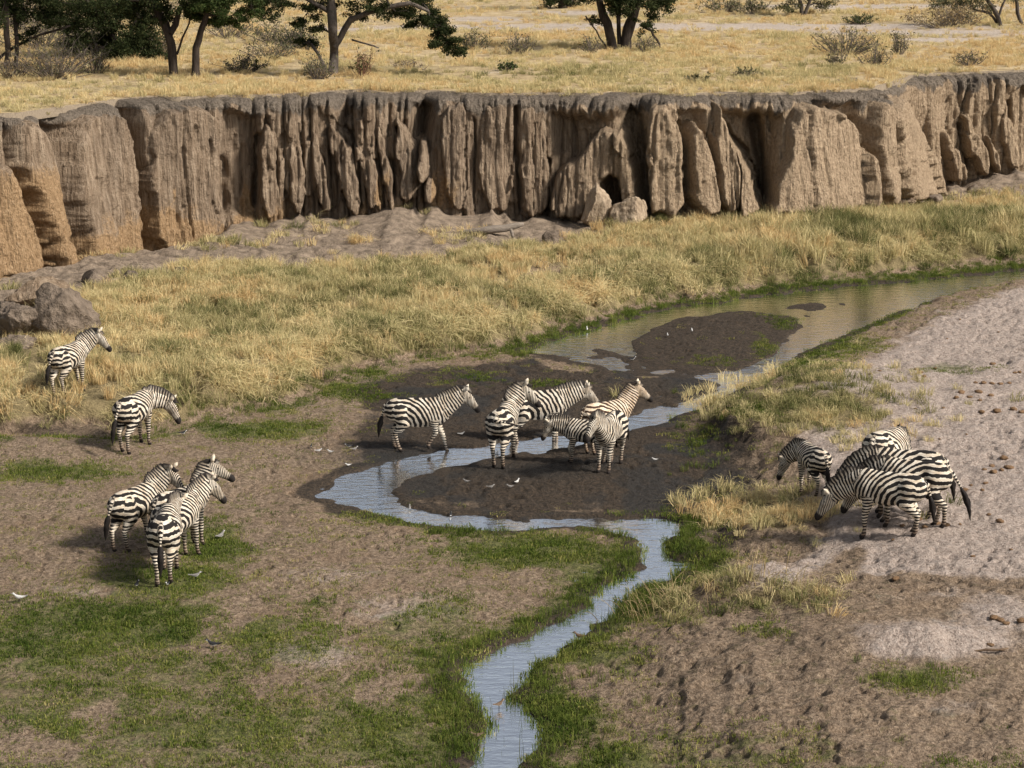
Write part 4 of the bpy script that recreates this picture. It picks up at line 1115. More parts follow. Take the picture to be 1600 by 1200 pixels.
    for i in range(rn):
        f = i / (rn - 1); c = te - td * .04 + (td * (1 - f) + tt * f) * L_ * f
        rad = (.024 + .042 * math.sin(math.pi * min(1, f * .95 + .05)) ** .8) * (1 - .55 * f * f)
        for j in range(sgm):
            a_ = 2 * math.pi * j / sgm; rr_ = rad * (1 + .25 * ((j * 7 + i * 3) % 5 - 2) / 2)
            TVs.append(c + A(math.cos(a_) * rr_, math.sin(a_) * rr_, 0))
        if i:
            for j in range(sgm): TF.append(((i - 1) * sgm + j, (i - 1) * sgm + (j + 1) % sgm, i * sgm + (j + 1) % sgm, i * sgm + j))
    TVs.append(te - td * .04 + tt * L_ * 1.08); TVs.append(te - td * .06)
    for j in range(sgm):
        TF.append(((rn - 1) * sgm + j, (rn - 1) * sgm + (j + 1) % sgm, len(TVs) - 2)); TF.append(((j + 1) % sgm, j, len(TVs) - 1))
    make_obj('tail_tassel', TVs, TF, M_TASSEL, root)
    for sg in (1, -1):
        c = hb + hd * .145 + hu * .035 + hs * sg * .087
        EV, EF = [], []
        for i in range(1, 4):
            for j in range(6): EV.append(c + .021 * A(math.sin(i * math.pi / 4) * math.cos(j * math.pi / 3), math.sin(i * math.pi / 4) * math.sin(j * math.pi / 3), math.cos(i * math.pi / 4)))
        EV += [c + A(0, 0, .021), c - A(0, 0, .021)]
        for i in range(2):
            for j in range(6): EF.append((i * 6 + j, (i + 1) * 6 + j, (i + 1) * 6 + (j + 1) % 6, i * 6 + (j + 1) % 6))
        for j in range(6): EF += [(j, (j + 1) % 6, 18), (12 + (j + 1) % 6, 12 + j, 19)]
        make_obj('eye', EV, EF, M_EYE, root)
    return root

GL, GN_, GC, GR = 'zebras by the grassy bank', 'zebras huddled on the green flat', 'zebras gathered at the stream', 'zebras grazing on the sand bank'
ZW = dict(feet=((.28, 0), (-.20, .10), (-.02, 0), (.10, .0)))
zebra(110, 612, 68, .87, 'young zebra standing alone in dry grass below the brown boulder', (36, -58), (-48, -15), ((.22, 0), (.02, 0), (-.05, 0), (.10, 0)), (.1, .1), 1, M_ZEBRA, GL, seed=1)
zebra(213, 699, 72, .93, 'zebra lowering its head to graze at the foot of the grassy bank', (-14, -70), (-62, -8), ((.05, 0), (.02, 0), (.08, 0), (-.05, 0)), (.1, .15), 1.1, M_ZEBRA, GL, seed=2)
zebra(214, 853, 62, .88, 'zebra with head turned away, standing at the outer side of the huddle', (42, -44), (-50, -40), ((.12, 0), (.2, .0), (-.08, 0), (.12, 0)), (.12, 0), 1, M_ZEBRA, GN_, seed=3)
zebra(262, 902, 92, .94, 'zebra seen straight from behind, tail hanging, at the front of the huddle', (6, -14), (-58, -10), ((.0, 0), (.08, 0), (-.06, 0), (.05, 0)), (0, 0), 1.1, M_ZEBRA, GN_, seed=4)
zebra(280, 876, 68, .91, 'zebra half hidden in the middle of the huddle with white ear showing', (34, -22), (-52, -25), ((.05, 0), (.16, .0), (0, 0), (.05, 0)), (0, 0), 1, M_ZEBRA, GN_, seed=5)
zebra(286, 857, 56, .91, 'zebra with head held highest and dark muzzle at the back of the huddle', (64, -30), (-32, -22), ((.04, 0), (.06, 0), (0, 0), (.06, 0)), (0, 0), 1, M_ZEBRA, GN_, seed=6)
zebra(656, 705, 2, .95, 'zebra walking alone in profile across dark mud', (34, 0), (-48, 0), ZW['feet'], (0, .0), 1.0, M_ZEBRA, GC, seed=7)
zebra(787, 724, 78, .98, 'zebra showing its rump with tail swung sideways, standing in the stream', (50, -55), (-46, -25), ((.0, 0), (.1, 0), (.08, 0), (-.06, 0)), (-2.4, 0), .85, M_ZEBRA, GC, seed=8)
zebra(840, 697, 10, .98, 'large zebra in profile behind the others, standing in the shallow water', (20, 0), (-44, 0), ((.1, 0), (-.05, 0), (0, 0), (.1, 0)), (0, 0), 1, M_ZEBRA, GC, seed=9)
zebra(915, 725, 166, .74, 'zebra foal with lowered head facing the rump of a bigger zebra', (8, 8), (-62, 0), ((-.02, .0), (.10, .06), (.02, 0), (-.1, 0)), (0, 0), .8, M_ZEBRA, GC, seed=10, necklen=.55)
zebra(952, 733, 250, .90, 'zebra facing the viewer at the near side of the stream group', (34, -8), (-52, -8), ((.0, 0), (.06, 0), (0, 0), (.06, 0)), (.4, .1), .9, M_ZEBRA, GC, seed=11)
zebra(948, 704, 36, .86, 'brownish zebra with raised head watching from behind the stream group', (56, -16), (-38, -14), ((.0, 0), (.06, 0), (0, 0), (.06, 0)), (0, 0), 1, M_ZFOAL, GC, seed=12)
zebra(1268, 772, 108, .76, 'zebra foal grazing by itself beside the tuft of dry grass', (-38, 56), (-70, 15), ((.0, 0), (.06, 0), (.05, 0), (-.05, 0)), (0, 0), .9, M_ZEBRA, GR, seed=13, necklen=.66)
zebra(1380, 778, 58, 1.02, 'zebra rump seen from behind, farthest of those on the sand', (-54, -4), (-64, 0), ((.0, 0), (.06, 0), (0, 0), (.06, 0)), (0, 0), 1, M_ZEBRA, GR, seed=14, necklen=.72, nose_down=7)
zebra(1410, 806, 164, .97, 'zebra almost hidden behind two grazing zebras, only back and mane visible', (-40, 0), (-64, 0), ((.0, 0), (.06, 0), (.05, 0), (-.04, 0)), (0, 0), 1, M_ZEBRA, GR, seed=15, necklen=.74)
zebra(1420, 822, 157, .95, 'big zebra grazing with long dark tail swinging out, behind the nearest grazer', (-44, 0), (-62, 0), ((.0, 0), (.12, 0), (-.14, 0), (.08, 0)), (0, .35), 1.25, M_ZEBRA, GR, seed=16, necklen=.74)
zebra(1382, 841, 156, .93, 'zebra grazing in full profile, nearest on the pale sand', (-38, 6), (-58, 6), ((-.02, 0), (.05, 0), (-.06, 0), (.02, 0)), (0, 0), 1.0, M_ZEBRA, GR, seed=17, necklen=.70)

# ================================================================== BOULDERS, CLODS, LOG
import bmesh
def rock(name, px, py, sx, sy, sz, rz, label, cat, seed, ground_fn=None, sink=.25, group=None, cuts=14, mat=None, sub=5, tilt=0):
    bm = bmesh.new(); bmesh.ops.create_icosphere(bm, subdivisions=sub, radius=1.0)
    V = np.array([v.co[:] for v in bm.verts]); Fc = np.array([[v.index for v in f.verts] for f in bm.faces]); bm.free()
    g = np.random.default_rng(seed)
    for _ in range(cuts):
        n = nrm(g.normal(size=3)); d = g.uniform(.45, .75)
        q = V @ n; V = V - np.outer(np.clip(q - d, 0, 9) * .92, n)
    V = V * (1 + .22 * (fbm(V[:, 0] * 1.6 + seed, V[:, 1] * 1.6 + V[:, 2] * 1.3, seed, 4) - .5)[:, None])
    V = V * (1 + .26 * (fbm(V[:, 0] * 5 + seed, V[:, 1] * 6 + V[:, 2] * 5, seed + 1, 3) - .5)[:, None])
    V = V * np.array([sx, sy, sz]) / 2
    ct, st_ = math.cos(tilt), math.sin(tilt)
    V = np.stack([V[:, 0] * ct - V[:, 2] * st_, V[:, 1], V[:, 0] * st_ + V[:, 2] * ct], -1)
    V[:, 2] += sz * (.5 - sink)
    x, y, z = (ground_fn or on_ground)(px, py)
    o = make_obj(name, V, Fc, mat or M_CLIFF)
    o.location = (x, y, z); o.rotation_euler = (0, 0, rz)
    return tag(o, label, cat, group)
M_ROCK = mat_simple('fallen_earth_block', (0.085, 0.065, 0.049), (0.22, 0.172, 0.13), 3.0, .95, 1.0, .25)
M_PALE = mat_simple('pale_earth_block', (0.20, 0.148, 0.10), (0.42, 0.33, 0.235), 4.0, .95, 1.0, .15, (1, 1, .5))
GB = 'earth blocks fallen from the cliff'
rock('boulder', 108, 532, 2.1, 1.5, 2.3, .3, 'big grey brown boulder behind the lone zebra below the cliff', 'boulder', 3, sink=.28, group=GB, mat=M_ROCK, tilt=-.35)
rock('boulder', 26, 525, 1.7, 1.4, 1.7, -.3, 'dark hollowed boulder between the big boulder and the frame edge', 'boulder', 8, sink=.3, group=GB, mat=M_ROCK)
rock('boulder', 22, 545, 1.6, 1.0, .8, .2, 'low rounded boulder in dry grass in front of the hollowed boulder', 'boulder', 11, sink=.35, group=GB, mat=M_ROCK)
rock('boulder', -25, 505, 1.4, 1.2, 1.8, .2, 'tall boulder cut off by the edge of the photograph', 'boulder', 17, sink=.3, group=GB, mat=M_ROCK)
rock('boulder', 60, 472, 2.6, 1.6, 1.1, .5, 'broad sloping earth ledge at the foot of the ochre cliff', 'boulder', 21, sink=.35, group=GB)
rock('boulder', 931, 353, 1.45, 1.0, 2.1, .4, 'pointed pale earth block leaning below the cliff hollow', 'boulder', 31, sink=.2, group=GB, mat=M_PALE)
rock('boulder', 984, 355, 1.5, 1.0, 1.5, -.3, 'squat pale earth block beside the pointed block', 'boulder', 37, sink=.25, group=GB, mat=M_PALE)
rock('boulder', 897, 347, .5, .45, .5, .9, 'small earth lump at the mouth of the cliff hollow', 'boulder', 41, sink=.2, group=GB, sub=3)
rock('boulder', 910, 345, .4, .4, .55, .2, 'small upright earth lump touching the pointed block', 'boulder', 43, sink=.2, group=GB, sub=3)
rock('boulder', 862, 382, .85, .6, .75, .2, 'brown earth clod standing in dry grass near the log', 'boulder', 47, sink=.3, group=GB, sub=3, mat=M_ROCK)
rock('boulder', 1565, 268, 1.3, 1.0, 1.2, .4, 'jagged block in the slumped earth at the far end of the cliff', 'boulder', 53, sink=.2, group=GB, mat=M_CLIFF)
rock('boulder', 1398, 322, 1.9, .9, .8, .1, 'flat earth block under the overhanging cliff pillar', 'boulder', 59, sink=.35, group=GB)
for i, (px, py, s_, lb) in enumerate([(150,440,.9,'rough clod at the cliff foot behind the tall grass'), (205,437,.7,'brown clod below the long cliff crack'), (285,428,.6,'small dark clod at the foot of the smooth slab'), (1085,340,.5,'small clod between two cliff pillars'), (1460,318,.8,'clod on the slumped earth beside the last pillar'), (1520,300,.7,'pale clod high on the slumped earth')]):
    rock('earth_clod', px, py, s_ * 1.2, s_, s_ * .7, i, lb, 'earth clod', 70 + i, sink=.3, group='clods along the cliff foot', sub=3, mat=M_ROCK)

M_LOG = mat_simple('grey_driftwood', (0.12, 0.10, 0.082), (0.27, 0.225, 0.18), 5, .9, .6, .03, (1, 8, 8))
def tube(path, radii, sides=7, V=None, Fc=None, jitter=0, g=None):
    V = [] if V is None else V; Fc = [] if Fc is None else Fc
    path = [np.array(p, float) for p in path]; prev = None; n = len(path)
    for i, p in enumerate(path):
        d = nrm(path[min(n - 1, i + 1)] - path[max(0, i - 1)])
        u = nrm(np.cross(d, np.array([.31, .9, .2]))); v = np.cross(d, u); b = len(V)
        for k in range(sides):
            a = 2 * math.pi * k / sides; r = radii[i] * (1 + (g.normal(0, jitter) if g is not None else 0))
            V.append(p + (u * math.cos(a) + v * math.sin(a)) * r)
        if prev is not None:
            for k in range(sides): Fc.append((prev + k, prev + (k + 1) % sides, b + (k + 1) % sides, b + k))
        prev = b
    Fc.append(tuple(prev + k for k in range(sides)))
    return V, Fc
lx, ly, lz = on_ground(770, 366)
gg = np.random.default_rng(2)
LV, LF = tube([(-1.0, .1, .05), (-.6, 0, .10), (-.1, -.05, .16), (.4, 0, .2), (.85, .05, .30), (1.05, .08, .34)], [.07, .11, .13, .13, .10, .05], 9, jitter=.08, g=gg)
LV, LF = tube([(.6, 0, .2), (.66, -.1, .02), (.68, -.15, -.1)], [.07, .06, .05], 6, LV, LF)
lg = make_obj('driftwood_log', LV, LF, M_LOG); lg.location = (lx, ly, lz)
tag(lg, 'grey weathered log lying on bare earth below the cliff', 'log')
sx_, sy_, sz_ = on_ground(1550, 1023)
SV, SF = tube([(-.28, 0, .03), (-.1, .02, .05), (.1, 0, .05), (.25, .03, .07)], [.014, .022, .022, .012], 6)
SV, SF = tube([(.1, 0, .05), (.2, -.1, .07)], [.016, .008], 5, SV, SF)
stx = make_obj('stick', SV, SF, mat_simple('brown_stick', (.07, .045, .03), (.16, .11, .07), 8)); stx.location = (sx_, sy_, sz_ + .01)
tag(stx, 'short brown stick lying on pale sand near the hummock', 'stick')

# ================================================================== DUNG
M_DUNG = mat_simple('dry_dung', (0.13, 0.080, 0.045), (0.33, 0.205, 0.115), 14, .95, .9, .05)
DUNG = [('brown dung ball in the row of piles nearest the frame edge', [(1551,570,.19),(1593,582,.16),(1586,584,.15)]),
        ('dung lump in the long flattened pile on the sand', [(1524,599,.16),(1537,600,.19),(1550,601,.17),(1563,601,.18),(1577,600,.16)]),
        ('round dung ball in the pile below the flattened one', [(1502,615,.24),(1530,614,.24),(1494,623,.18),(1515,622,.16),(1548,619,.2),(1531,626,.15)]),
        ('dung ball in the line of four big balls on the sand', [(1534,645,.2),(1558,644,.24),(1583,641,.25),(1597,645,.22)]),
        ('rusty dung ball in the pile beside the big grazing zebra', [(1568,717,.24),(1550,730,.2),(1577,732,.24),(1552,739,.22),(1538,735,.15),(1565,735,.15)]),
        ('small rusty dung lump below the rusty pile', [(1508,767,.2),(1517,760,.12),(1540,757,.13),(1535,767,.12)]),
        ('dung lump trodden around the hind hooves of the grazing zebras', [(1462,820,.26),(1478,822,.2),(1435,812,.2),(1445,824,.18),(1410,825,.14)]),
        ('dark dung pile piece beside the green patch on the sand', [(1437,583,.2),(1444,589,.17),(1432,578,.15),(1461,577,.13)]),
        ('dark dung lump on the trodden track at the frame edge', [(1553,969,.2),(1563,970,.2),(1572,975,.15),(1596,972,.22)]),
        ('lone dung ball on the sand near the mound with bent reeds', [(1399,907,.17)]),
        ('orange dung lump beside the grazing group', [(1563,816,.2),(1545,806,.13)]),
        ('flat reddish dung piece on the near sand patch', [(1547,1011,.14)]),
        ('tiny dung crumb dotted over the open sand', [(1474,638,.12),(1430,640,.1),(1510,680,.1),(1468,688,.08),(1500,820,.1),(1520,870,.11),(1395,845,.1),(1330,905,.1),(1580,860,.1),(1450,760,.07),(1560,520,.1),(1480,530,.09),(1375,580,.12),(1360,585,.13),(1330,600,.12),(1500,500,.1)])]
dsrc = []
for i in range(3):
    bm = bmesh.new(); bmesh.ops.create_icosphere(bm, subdivisions=2, radius=.5)
    V = np.array([v.co[:] for v in bm.verts]); Fc = np.array([[v.index for v in f.verts] for f in bm.faces]); bm.free()
    V = V * (1 + 1.0 * (fbm(V[:, 0] * 5 + i * 9, V[:, 1] * 5 + V[:, 2] * 5, i, 3) - .5)[:, None]); V[:, 2] *= .78
    dsrc.append(make_obj('dung_ball', V, Fc, M_DUNG, link=False).data)
k = 0
for lb, ps in DUNG:
    for (px, py, s_) in ps:
        x, y, z = on_ground(px, py)
        o = bpy.data.objects.new('dung_ball', dsrc[k % 3]); COL.objects.link(o)
        s_ *= .7
        o.location = (x, y, z + s_ * .10); o.scale = (s_ * 1.1, s_, s_ * .8); o.rotation_euler = (0, 0, k * 1.7)
        tag(o, lb, 'dung', 'dung: ' + lb.split(' in ')[-1] if ' in ' in lb else 'dung: ' + lb); k += 1

# ================================================================== BIRDS
def mat_bird(name, back, belly):
    t = NT(name); w = t.attr('w').outputs['Fac']
    n = t.noise(t.obj_co(), 40, 3)
    col = t.mix(t.step(.4, .6, t.math('MULTIPLY_ADD', t.math('SUBTRACT', n, .5), .3, w)), back, belly)
    return t.done(t.principled(col, .7, .2))
MB_PIED = mat_bird('pied_plumage', (0.02, 0.02, 0.022), (0.80, 0.79, 0.76)); MB_GREY = mat_bird('grey_white_plumage', (0.17, 0.16, 0.15), (0.55, 0.53, 0.50)); MB_BROWN = mat_bird('brown_plumage', (0.10, 0.065, 0.04), (0.30, 0.23, 0.16)); MB_WHITE = mat_bird('white_plumage', (0.45, 0.44, 0.42), (0.75, 0.74, 0.71))
M_BLEG = mat_simple('bird_leg', (.02, .018, .016), (.05, .04, .035), 10)
def bird(px, py, heading, size, mat, label, leg=.07, group='small birds on the flats'):
    x, y, z = on_ground(px, py); z = max(z, -.02)
    st = [(-.17, .115, .004, .012), (-.11, .10, .008, .016), (-.06, .09, .026, .026), (0, .085, .040, .040), (.045, .095, .036, .040), (.075, .125, .022, .026), (.092, .150, .022, .024), (.112, .155, .021, .022), (.128, .152, .012, .012), (.136, .150, .006, .006), (.165, .145, .001, .001)]
    V, Fc, w = [], [], []
    for i, (sx, sz, ry, rz_) in enumerate(st):
        for j in range(8):
            a = 2 * math.pi * j / 8
            V.append((sx, ry * math.cos(a), sz - .05 + leg + rz_ * math.sin(a))); w.append(1.0 if (math.sin(a) < -.1 and 1 < i < 9) else (.75 if i in (6, 7) and j in (0, 4) else 0))
        if i:
            for j in range(8): Fc.append(((i - 1) * 8 + j, (i - 1) * 8 + (j + 1) % 8, i * 8 + (j + 1) % 8, i * 8 + j))
    Fc.append(tuple(range(8)))
    r = empty('bird', (x, y, z), R(heading)); r.scale = (size * .5,) * 3
    tag(r, label, 'bird', group)
    make_obj('body', V, Fc, mat, r, attrs={'w': w})
    for sg in (1, -1):
        lv, lf = tube([(0, sg * .016, leg), (-.008, sg * .017, leg * .5), (.004, sg * .018, 0), (.03, sg * .02, .002)], [.006, .004, .004, .003], 5)
        make_obj('leg', lv, lf, M_BLEG, r)
    return r
bird(286, 682, 20, 1.5, MB_PIED, 'dark bird with white patches in front of the zebra grazing at the bank')
bird(545, 703, 190, 1.5, MB_PIED, 'black and white bird behind the tail of the walking zebra')
bird(554, 706, 30, 1.3, MB_GREY, 'pale bird touching the pied bird behind the walking zebra')
bird(498, 708, 10, 1.1, MB_WHITE, 'small white bird on brown earth, first of two left of the pied bird')
bird(516, 710, 170, 1.1, MB_WHITE, 'small white bird on brown earth between its twin and the pied bird')
bird(486, 701, 80, 1.1, MB_PIED, 'tiny dark bird standing apart from the two small white birds')
bird(544, 730, 200, 1.0, MB_WHITE, 'tiny white bird close to the bend of the stream')
bird(345, 846, 60, 1.9, MB_GREY, 'grey and white bird standing on grass beside the zebra huddle', .09)
bird(306, 907, 15, 1.6, MB_GREY, 'pale bird on the green turf right of the hind hooves')
bird(262, 918, 250, 1.3, MB_PIED, 'tiny pied bird directly below the hooves of the front huddle zebra')
bird(214, 922, 80, 1.5, MB_PIED, 'small dark and white bird on green turf below the huddle')
bird(30, 941, 180, 1.8, MB_WHITE, 'whitish bird low in the grass at the edge of the frame')
bird(333, 1016, 170, 1.9, MB_PIED, 'black bird sitting on the near green turf')
bird(729, 757, 170, 1.2, MB_GREY, 'pale bird on mud, alone inside the stream loop')
bird(767, 765, 10, 1.2, MB_GREY, 'pale bird on mud, first of three inside the stream loop')
bird(797, 765, 190, 1.2, MB_GREY, 'pale bird on mud, middle of three inside the stream loop')
bird(808, 757, 60, 1.3, MB_WHITE, 'white bird on mud, last of three inside the stream loop')
bird(640, 805, 90, 1.4, MB_GREY, 'grey bird wading in the stream bend')
bird(704, 813, 80, 1.2, MB_PIED, 'dark bird wading in the near arm of the loop')
bird(1023, 722, 180, 1.0, MB_WHITE, 'tiny white bird on mud past the zebra facing the viewer')
bird(721, 682, 10, 1.1, MB_WHITE, 'tiny white bird under the chin of the walking zebra')
bird(917, 521, 90, 1.5, MB_WHITE, 'white bird in the upper pool near the grassy bank', .1)
bird(1043, 527, 90, 1.2, MB_WHITE, 'white bird on the near edge of the mud island')
bird(1081, 522, 90, 1.4, MB_WHITE, 'upright white bird in the middle of the mud island', .1)
bird(988, 566, 10, 1.6, MB_PIED, 'dark and white bird at the tip of the mud spit')
bird(780, 1127, 40, 1.5, MB_BROWN, 'brown wader mirrored in the near stream', .12)
bird(744, 1158, 200, 1.5, MB_BROWN, 'brown bird half hidden in the sedge below the wader')
bird(906, 1002, 170, 1.7, MB_BROWN, 'brown bird on the bank where the stream narrows')

# ================================================================== TREES AND BUSHES ON THE PLAIN
M_BARK = mat_simple('dark_bark', (0.022, 0.017, 0.014), (0.065, 0.05, 0.04), 9, .95, .8, .05, (1, 1, .25))
M_BARKG = mat_simple('grey_bark', (0.045, 0.037, 0.031), (0.13, 0.108, 0.09), 9, .95, .8, .05, (1, 1, .25))
M_TWIG = mat_simple('grey_twigs', (0.065, 0.052, 0.043), (0.17, 0.138, 0.11), 6)
M_TWIGR = mat_simple('red_brown_twigs', (0.09, 0.045, 0.03), (0.2, 0.11, 0.07), 6)
M_LFD = mat_leaf('dark_acacia_leaf', (0.014, 0.020, 0.009), (0.028, 0.037, 0.015), (0.060, 0.066, 0.028))
M_LFG = mat_leaf('green_acacia_leaf', (0.022, 0.036, 0.012), (0.042, 0.062, 0.020), (0.085, 0.098, 0.036))
M_LFO = mat_leaf('olive_leaf', (0.05, 0.055, 0.025), (0.11, 0.11, 0.055), (0.2, 0.18, 0.10))
M_LFS = mat_leaf('straw_leaf', (0.14, 0.10, 0.05), (0.26, 0.19, 0.10), (0.38, 0.29, 0.16))
def leaf_quads(C, sizes, g):
    n = len(C)
    a = g.normal(size=(n, 3)); a /= np.linalg.norm(a, axis=1, keepdims=True)
    b = np.cross(a, g.normal(size=(n, 3))); b /= np.linalg.norm(b, axis=1, keepdims=True)
    L = sizes[:, None]; W = L * .42
    V = np.stack([C - a * L, C + b * W, C + a * L, C - b * W], 1).reshape(-1, 3)
    return V, np.arange(4 * n).reshape(-1, 4), np.repeat(g.uniform(size=n), 4)
def at_depth(px, py, yy):
    dx, dy, dz = ray(px, py); t = yy / dy
    return np.array([float(dx * t), yy, float(CAM_H + dz * t)])
def tree(name, base, trunks, clumps, label, leafmat, bark=None, seed=0, leaf=.10, cat='tree', group=None, twigs=7):
    g = np.random.default_rng(seed); bark = bark or M_BARK
    bx, by, bz = on_plateau(*base); org = np.array([bx, by, bz])
    V, Fc = [], []; nodes = []
    for tr in trunks:
        P = []; rads = []
        for i, (px, py, r) in enumerate(tr):
            q = at_depth(px, py, by + (g.normal(0, .25) if i else 0)) - org
            if i == 0: q[2] -= .25
            P.append(q); rads.append(r)
        # smooth
        PP, RR = [], []
        for i in range(len(P) - 1):
            for f in (0, .33, .66): PP.append(P[i] * (1 - f) + P[i + 1] * f + g.normal(0, .02, 3) * (f > 0)); RR.append(rads[i] * (1 - f) + rads[i + 1] * f)
        PP.append(P[-1]); RR.append(rads[-1])
        tube(PP, RR, 8, V, Fc, .07, g)
        nodes += [(p, r) for p, r in zip(PP[2:], RR[2:])]
    LC = []
    for (px, py, rad, n) in clumps:
        c = at_depth(px, py, by + g.normal(0, .6)) - org
        d = [np.linalg.norm(p - c) + max(0, (p[2] - c[2])) * .4 for p, r in nodes]
        p0, r0 = nodes[int(np.argmin(d))]
        mid = (p0 + c) / 2 + np.array([g.normal(0, .12), g.normal(0, .12), .15 * np.linalg.norm(c - p0)])
        path = [p0 * (1 - t) ** 2 + 2 * mid * t * (1 - t) + c * t * t for t in np.linspace(0, 1, 6)]
        r1 = min(r0 * .6, .07)
        tube(path, list(np.linspace(r1, .014, 6)), 5, V, Fc)
        nodes += [(p, r1 * .6) for p in path[3:]]
        tips = []
        for k_ in range(twigs):
            e = c + g.normal(size=3) * np.array([rad, rad, rad * .6]) * .65
            s0 = path[g.integers(3, 6)]
            tube([s0, (s0 + e) / 2 + g.normal(0, .08, 3), e], [.013, .010, .005], 4, V, Fc)
            for t in (.5, .7, .85, 1.0): tips.append(s0 * (1 - t) + e * t)
        tips = np.array(tips)
        n = int(n * 4.2)
        m = tips[g.integers(0, len(tips), n)] + g.normal(size=(n, 3)) * np.array([.22, .22, .14]) * rad * .8
        LC.append(m)
    root = empty(name, tuple(org)); tag(root, label, cat, group)
    make_obj('trunk', V, Fc, bark, root)
    C = np.concatenate(LC)
    LV_, LF_, lb_ = leaf_quads(C, leaf * .52 * g.uniform(.5, 1.3, len(C)), g)
    make_obj('crown', LV_, LF_, leafmat, root, smooth=False, attrs={'bl': lb_})
    return root
def bush(base, h, w, stems, leaves, label, leafmat, twig=None, seed=0, leaf=.06, spread=1.0, name='bush', group='bushes on the plain', dome=.5):
    g = np.random.default_rng(seed)
    bx, by, bz = on_plateau(*base); V, Fc, LC = [], [], []
    for k_ in range(stems):
        a = g.uniform(0, 6.28); rr = w / 2 * math.sqrt(g.uniform()) * spread
        e = np.array([math.cos(a) * rr, math.sin(a) * rr, h * g.uniform(.55, 1.0) * (1 - dome * (rr / (w / 2)) ** 2)])
        s0 = np.array([e[0] * .25, e[1] * .25, -.05]); md = (s0 + e) / 2 + g.normal(0, .06 * w, 3) * np.array([1, 1, .4])
        tube([s0, md, e], [.020, .014, .006], 4, V, Fc)
        pts_ = []
        for j in range(4):
            t = g.uniform(.35, 1); q = s0 * (1 - t) + e * t + (md - (s0 + e) / 2) * 4 * t * (1 - t) * .5
            e2 = q + g.normal(size=3) * .16 * h + np.array([0, 0, .1 * h]); tube([q, e2], [.009, .004], 3, V, Fc); pts_ += [q, e2, (q + e2) / 2]
        if leaves:
            pts_ = np.array(pts_); LC.append(pts_[g.integers(0, len(pts_), leaves)] + g.normal(0, .07 * h, (leaves, 3)))
    root = empty(name, (bx, by, bz)); tag(root, label, 'bush', group)
    make_obj('stems', V, Fc, twig or M_TWIG, root)
    if leaves:
        C = np.concatenate(LC); C[:, 2] = np.maximum(C[:, 2], .02)
        LV_, LF_, lb_ = leaf_quads(C, leaf * g.uniform(.5, 1.2, len(C)), g)
        make_obj('leaves', LV_, LF_, leafmat, root, smooth=False, attrs={'bl': lb_})
    return root
GT = 'acacia trees on the plain'
tree('acacia_tree', (272,121), [[(272,121,.19),(268,70,.17),(258,38,.17),(236,5,.13),(225,-50,.10),(220,-110,.06)],[(266,42,.13),(285,5,.10),(300,-60,.07)],[(276,75,.05),(292,45,.035),(300,20,.03)]],
     [(215,-10,.9,700),(255,-40,1.0,700),(180,8,.7,350),(290,-30,.8,600),(200,-80,1.3,800),(270,-110,1.4,800),(240,8,.5,300),(225,30,.5,260),(262,18,.5,260),(285,8,.6,350),(200,20,.5,220)], 'dark acacia with forked trunk above the smooth cliff slab', M_LFD, seed=1, group=GT, leaf=.11)
tree('acacia_tree', (305,122), [[(304,122,.16),(306,75,.14),(318,38,.12),(330,-10,.10),(340,-70,.07)]],
     [(335,10,.75,900),(365,-5,.8,900),(310,-5,.7,700),(350,30,.5,350),(300,20,.5,300),(385,20,.45,200),(345,-50,1.2,900),(380,-70,1.2,800),(310,-90,1.2,800),(335,34,.5,350),(372,28,.45,260),(322,20,.6,400),(392,8,.5,260)], 'slim acacia with brighter green crown beside the forked acacia', M_LFG, seed=2, group=GT, leaf=.10)
tree('acacia_tree', (520,117), [[(520,118,.21),(522,80,.19),(520,45,.18),(517,5,.17),(512,-60,.12)],[(523,62,.13),(548,30,.12),(590,16,.10),(640,5,.09),(670,18,.06)],[(518,10,.10),(470,-8,.08),(430,-5,.06)],[(550,52,.04),(585,72,.03),(592,75,.02)],[(514,115,.09),(498,85,.06),(482,65,.05)]],
     [(470,-10,.9,500),(420,-6,.8,450),(400,4,.6,250),(545,-15,1.0,700),(600,-8,.9,700),(645,5,.75,800),(672,25,.6,650),(690,50,.5,420),(705,72,.5,420),(640,-35,1.2,700),(520,-70,1.5,900),(440,-60,1.3,700),(600,-85,1.4,800),(480,20,.5,200),(500,45,.4,150),(560,28,.45,160),(620,22,.45,250),(722,80,.35,150),(440,14,.5,260),(465,38,.45,220),(478,68,.4,220),(415,22,.4,160),(575,8,.6,350),(655,30,.5,400),(500,8,.6,350),(690,68,.5,350)], 'wide acacia with drooping dark branch reaching down toward the grass', M_LFD, M_BARKG, seed=3, group=GT, leaf=.10)
tree('acacia_tree', (965,77), [[(960,79,.26),(952,50,.22),(938,10,.18),(925,-40,.12)],[(976,78,.27),(982,45,.24),(995,10,.18),(1010,-40,.12)],[(968,60,.1),(966,20,.1),(964,-30,.08)],[(1000,30,.08),(1018,48,.06),(1030,68,.05),(1036,84,.04)],[(950,72,.05),(932,48,.035),(915,25,.03)]],
     [(960,8,.8,800),(945,-12,.9,700),(985,-5,.9,700),(1020,15,.75,400),(1030,-5,.9,600),(960,-60,1.7,1100),(1010,-70,1.6,900),(905,-40,1.3,700),(1008,38,.5,160),(930,30,.4,90)], 'thick double trunked acacia standing alone on the open plain', M_LFD, seed=4, group=GT, leaf=.12)
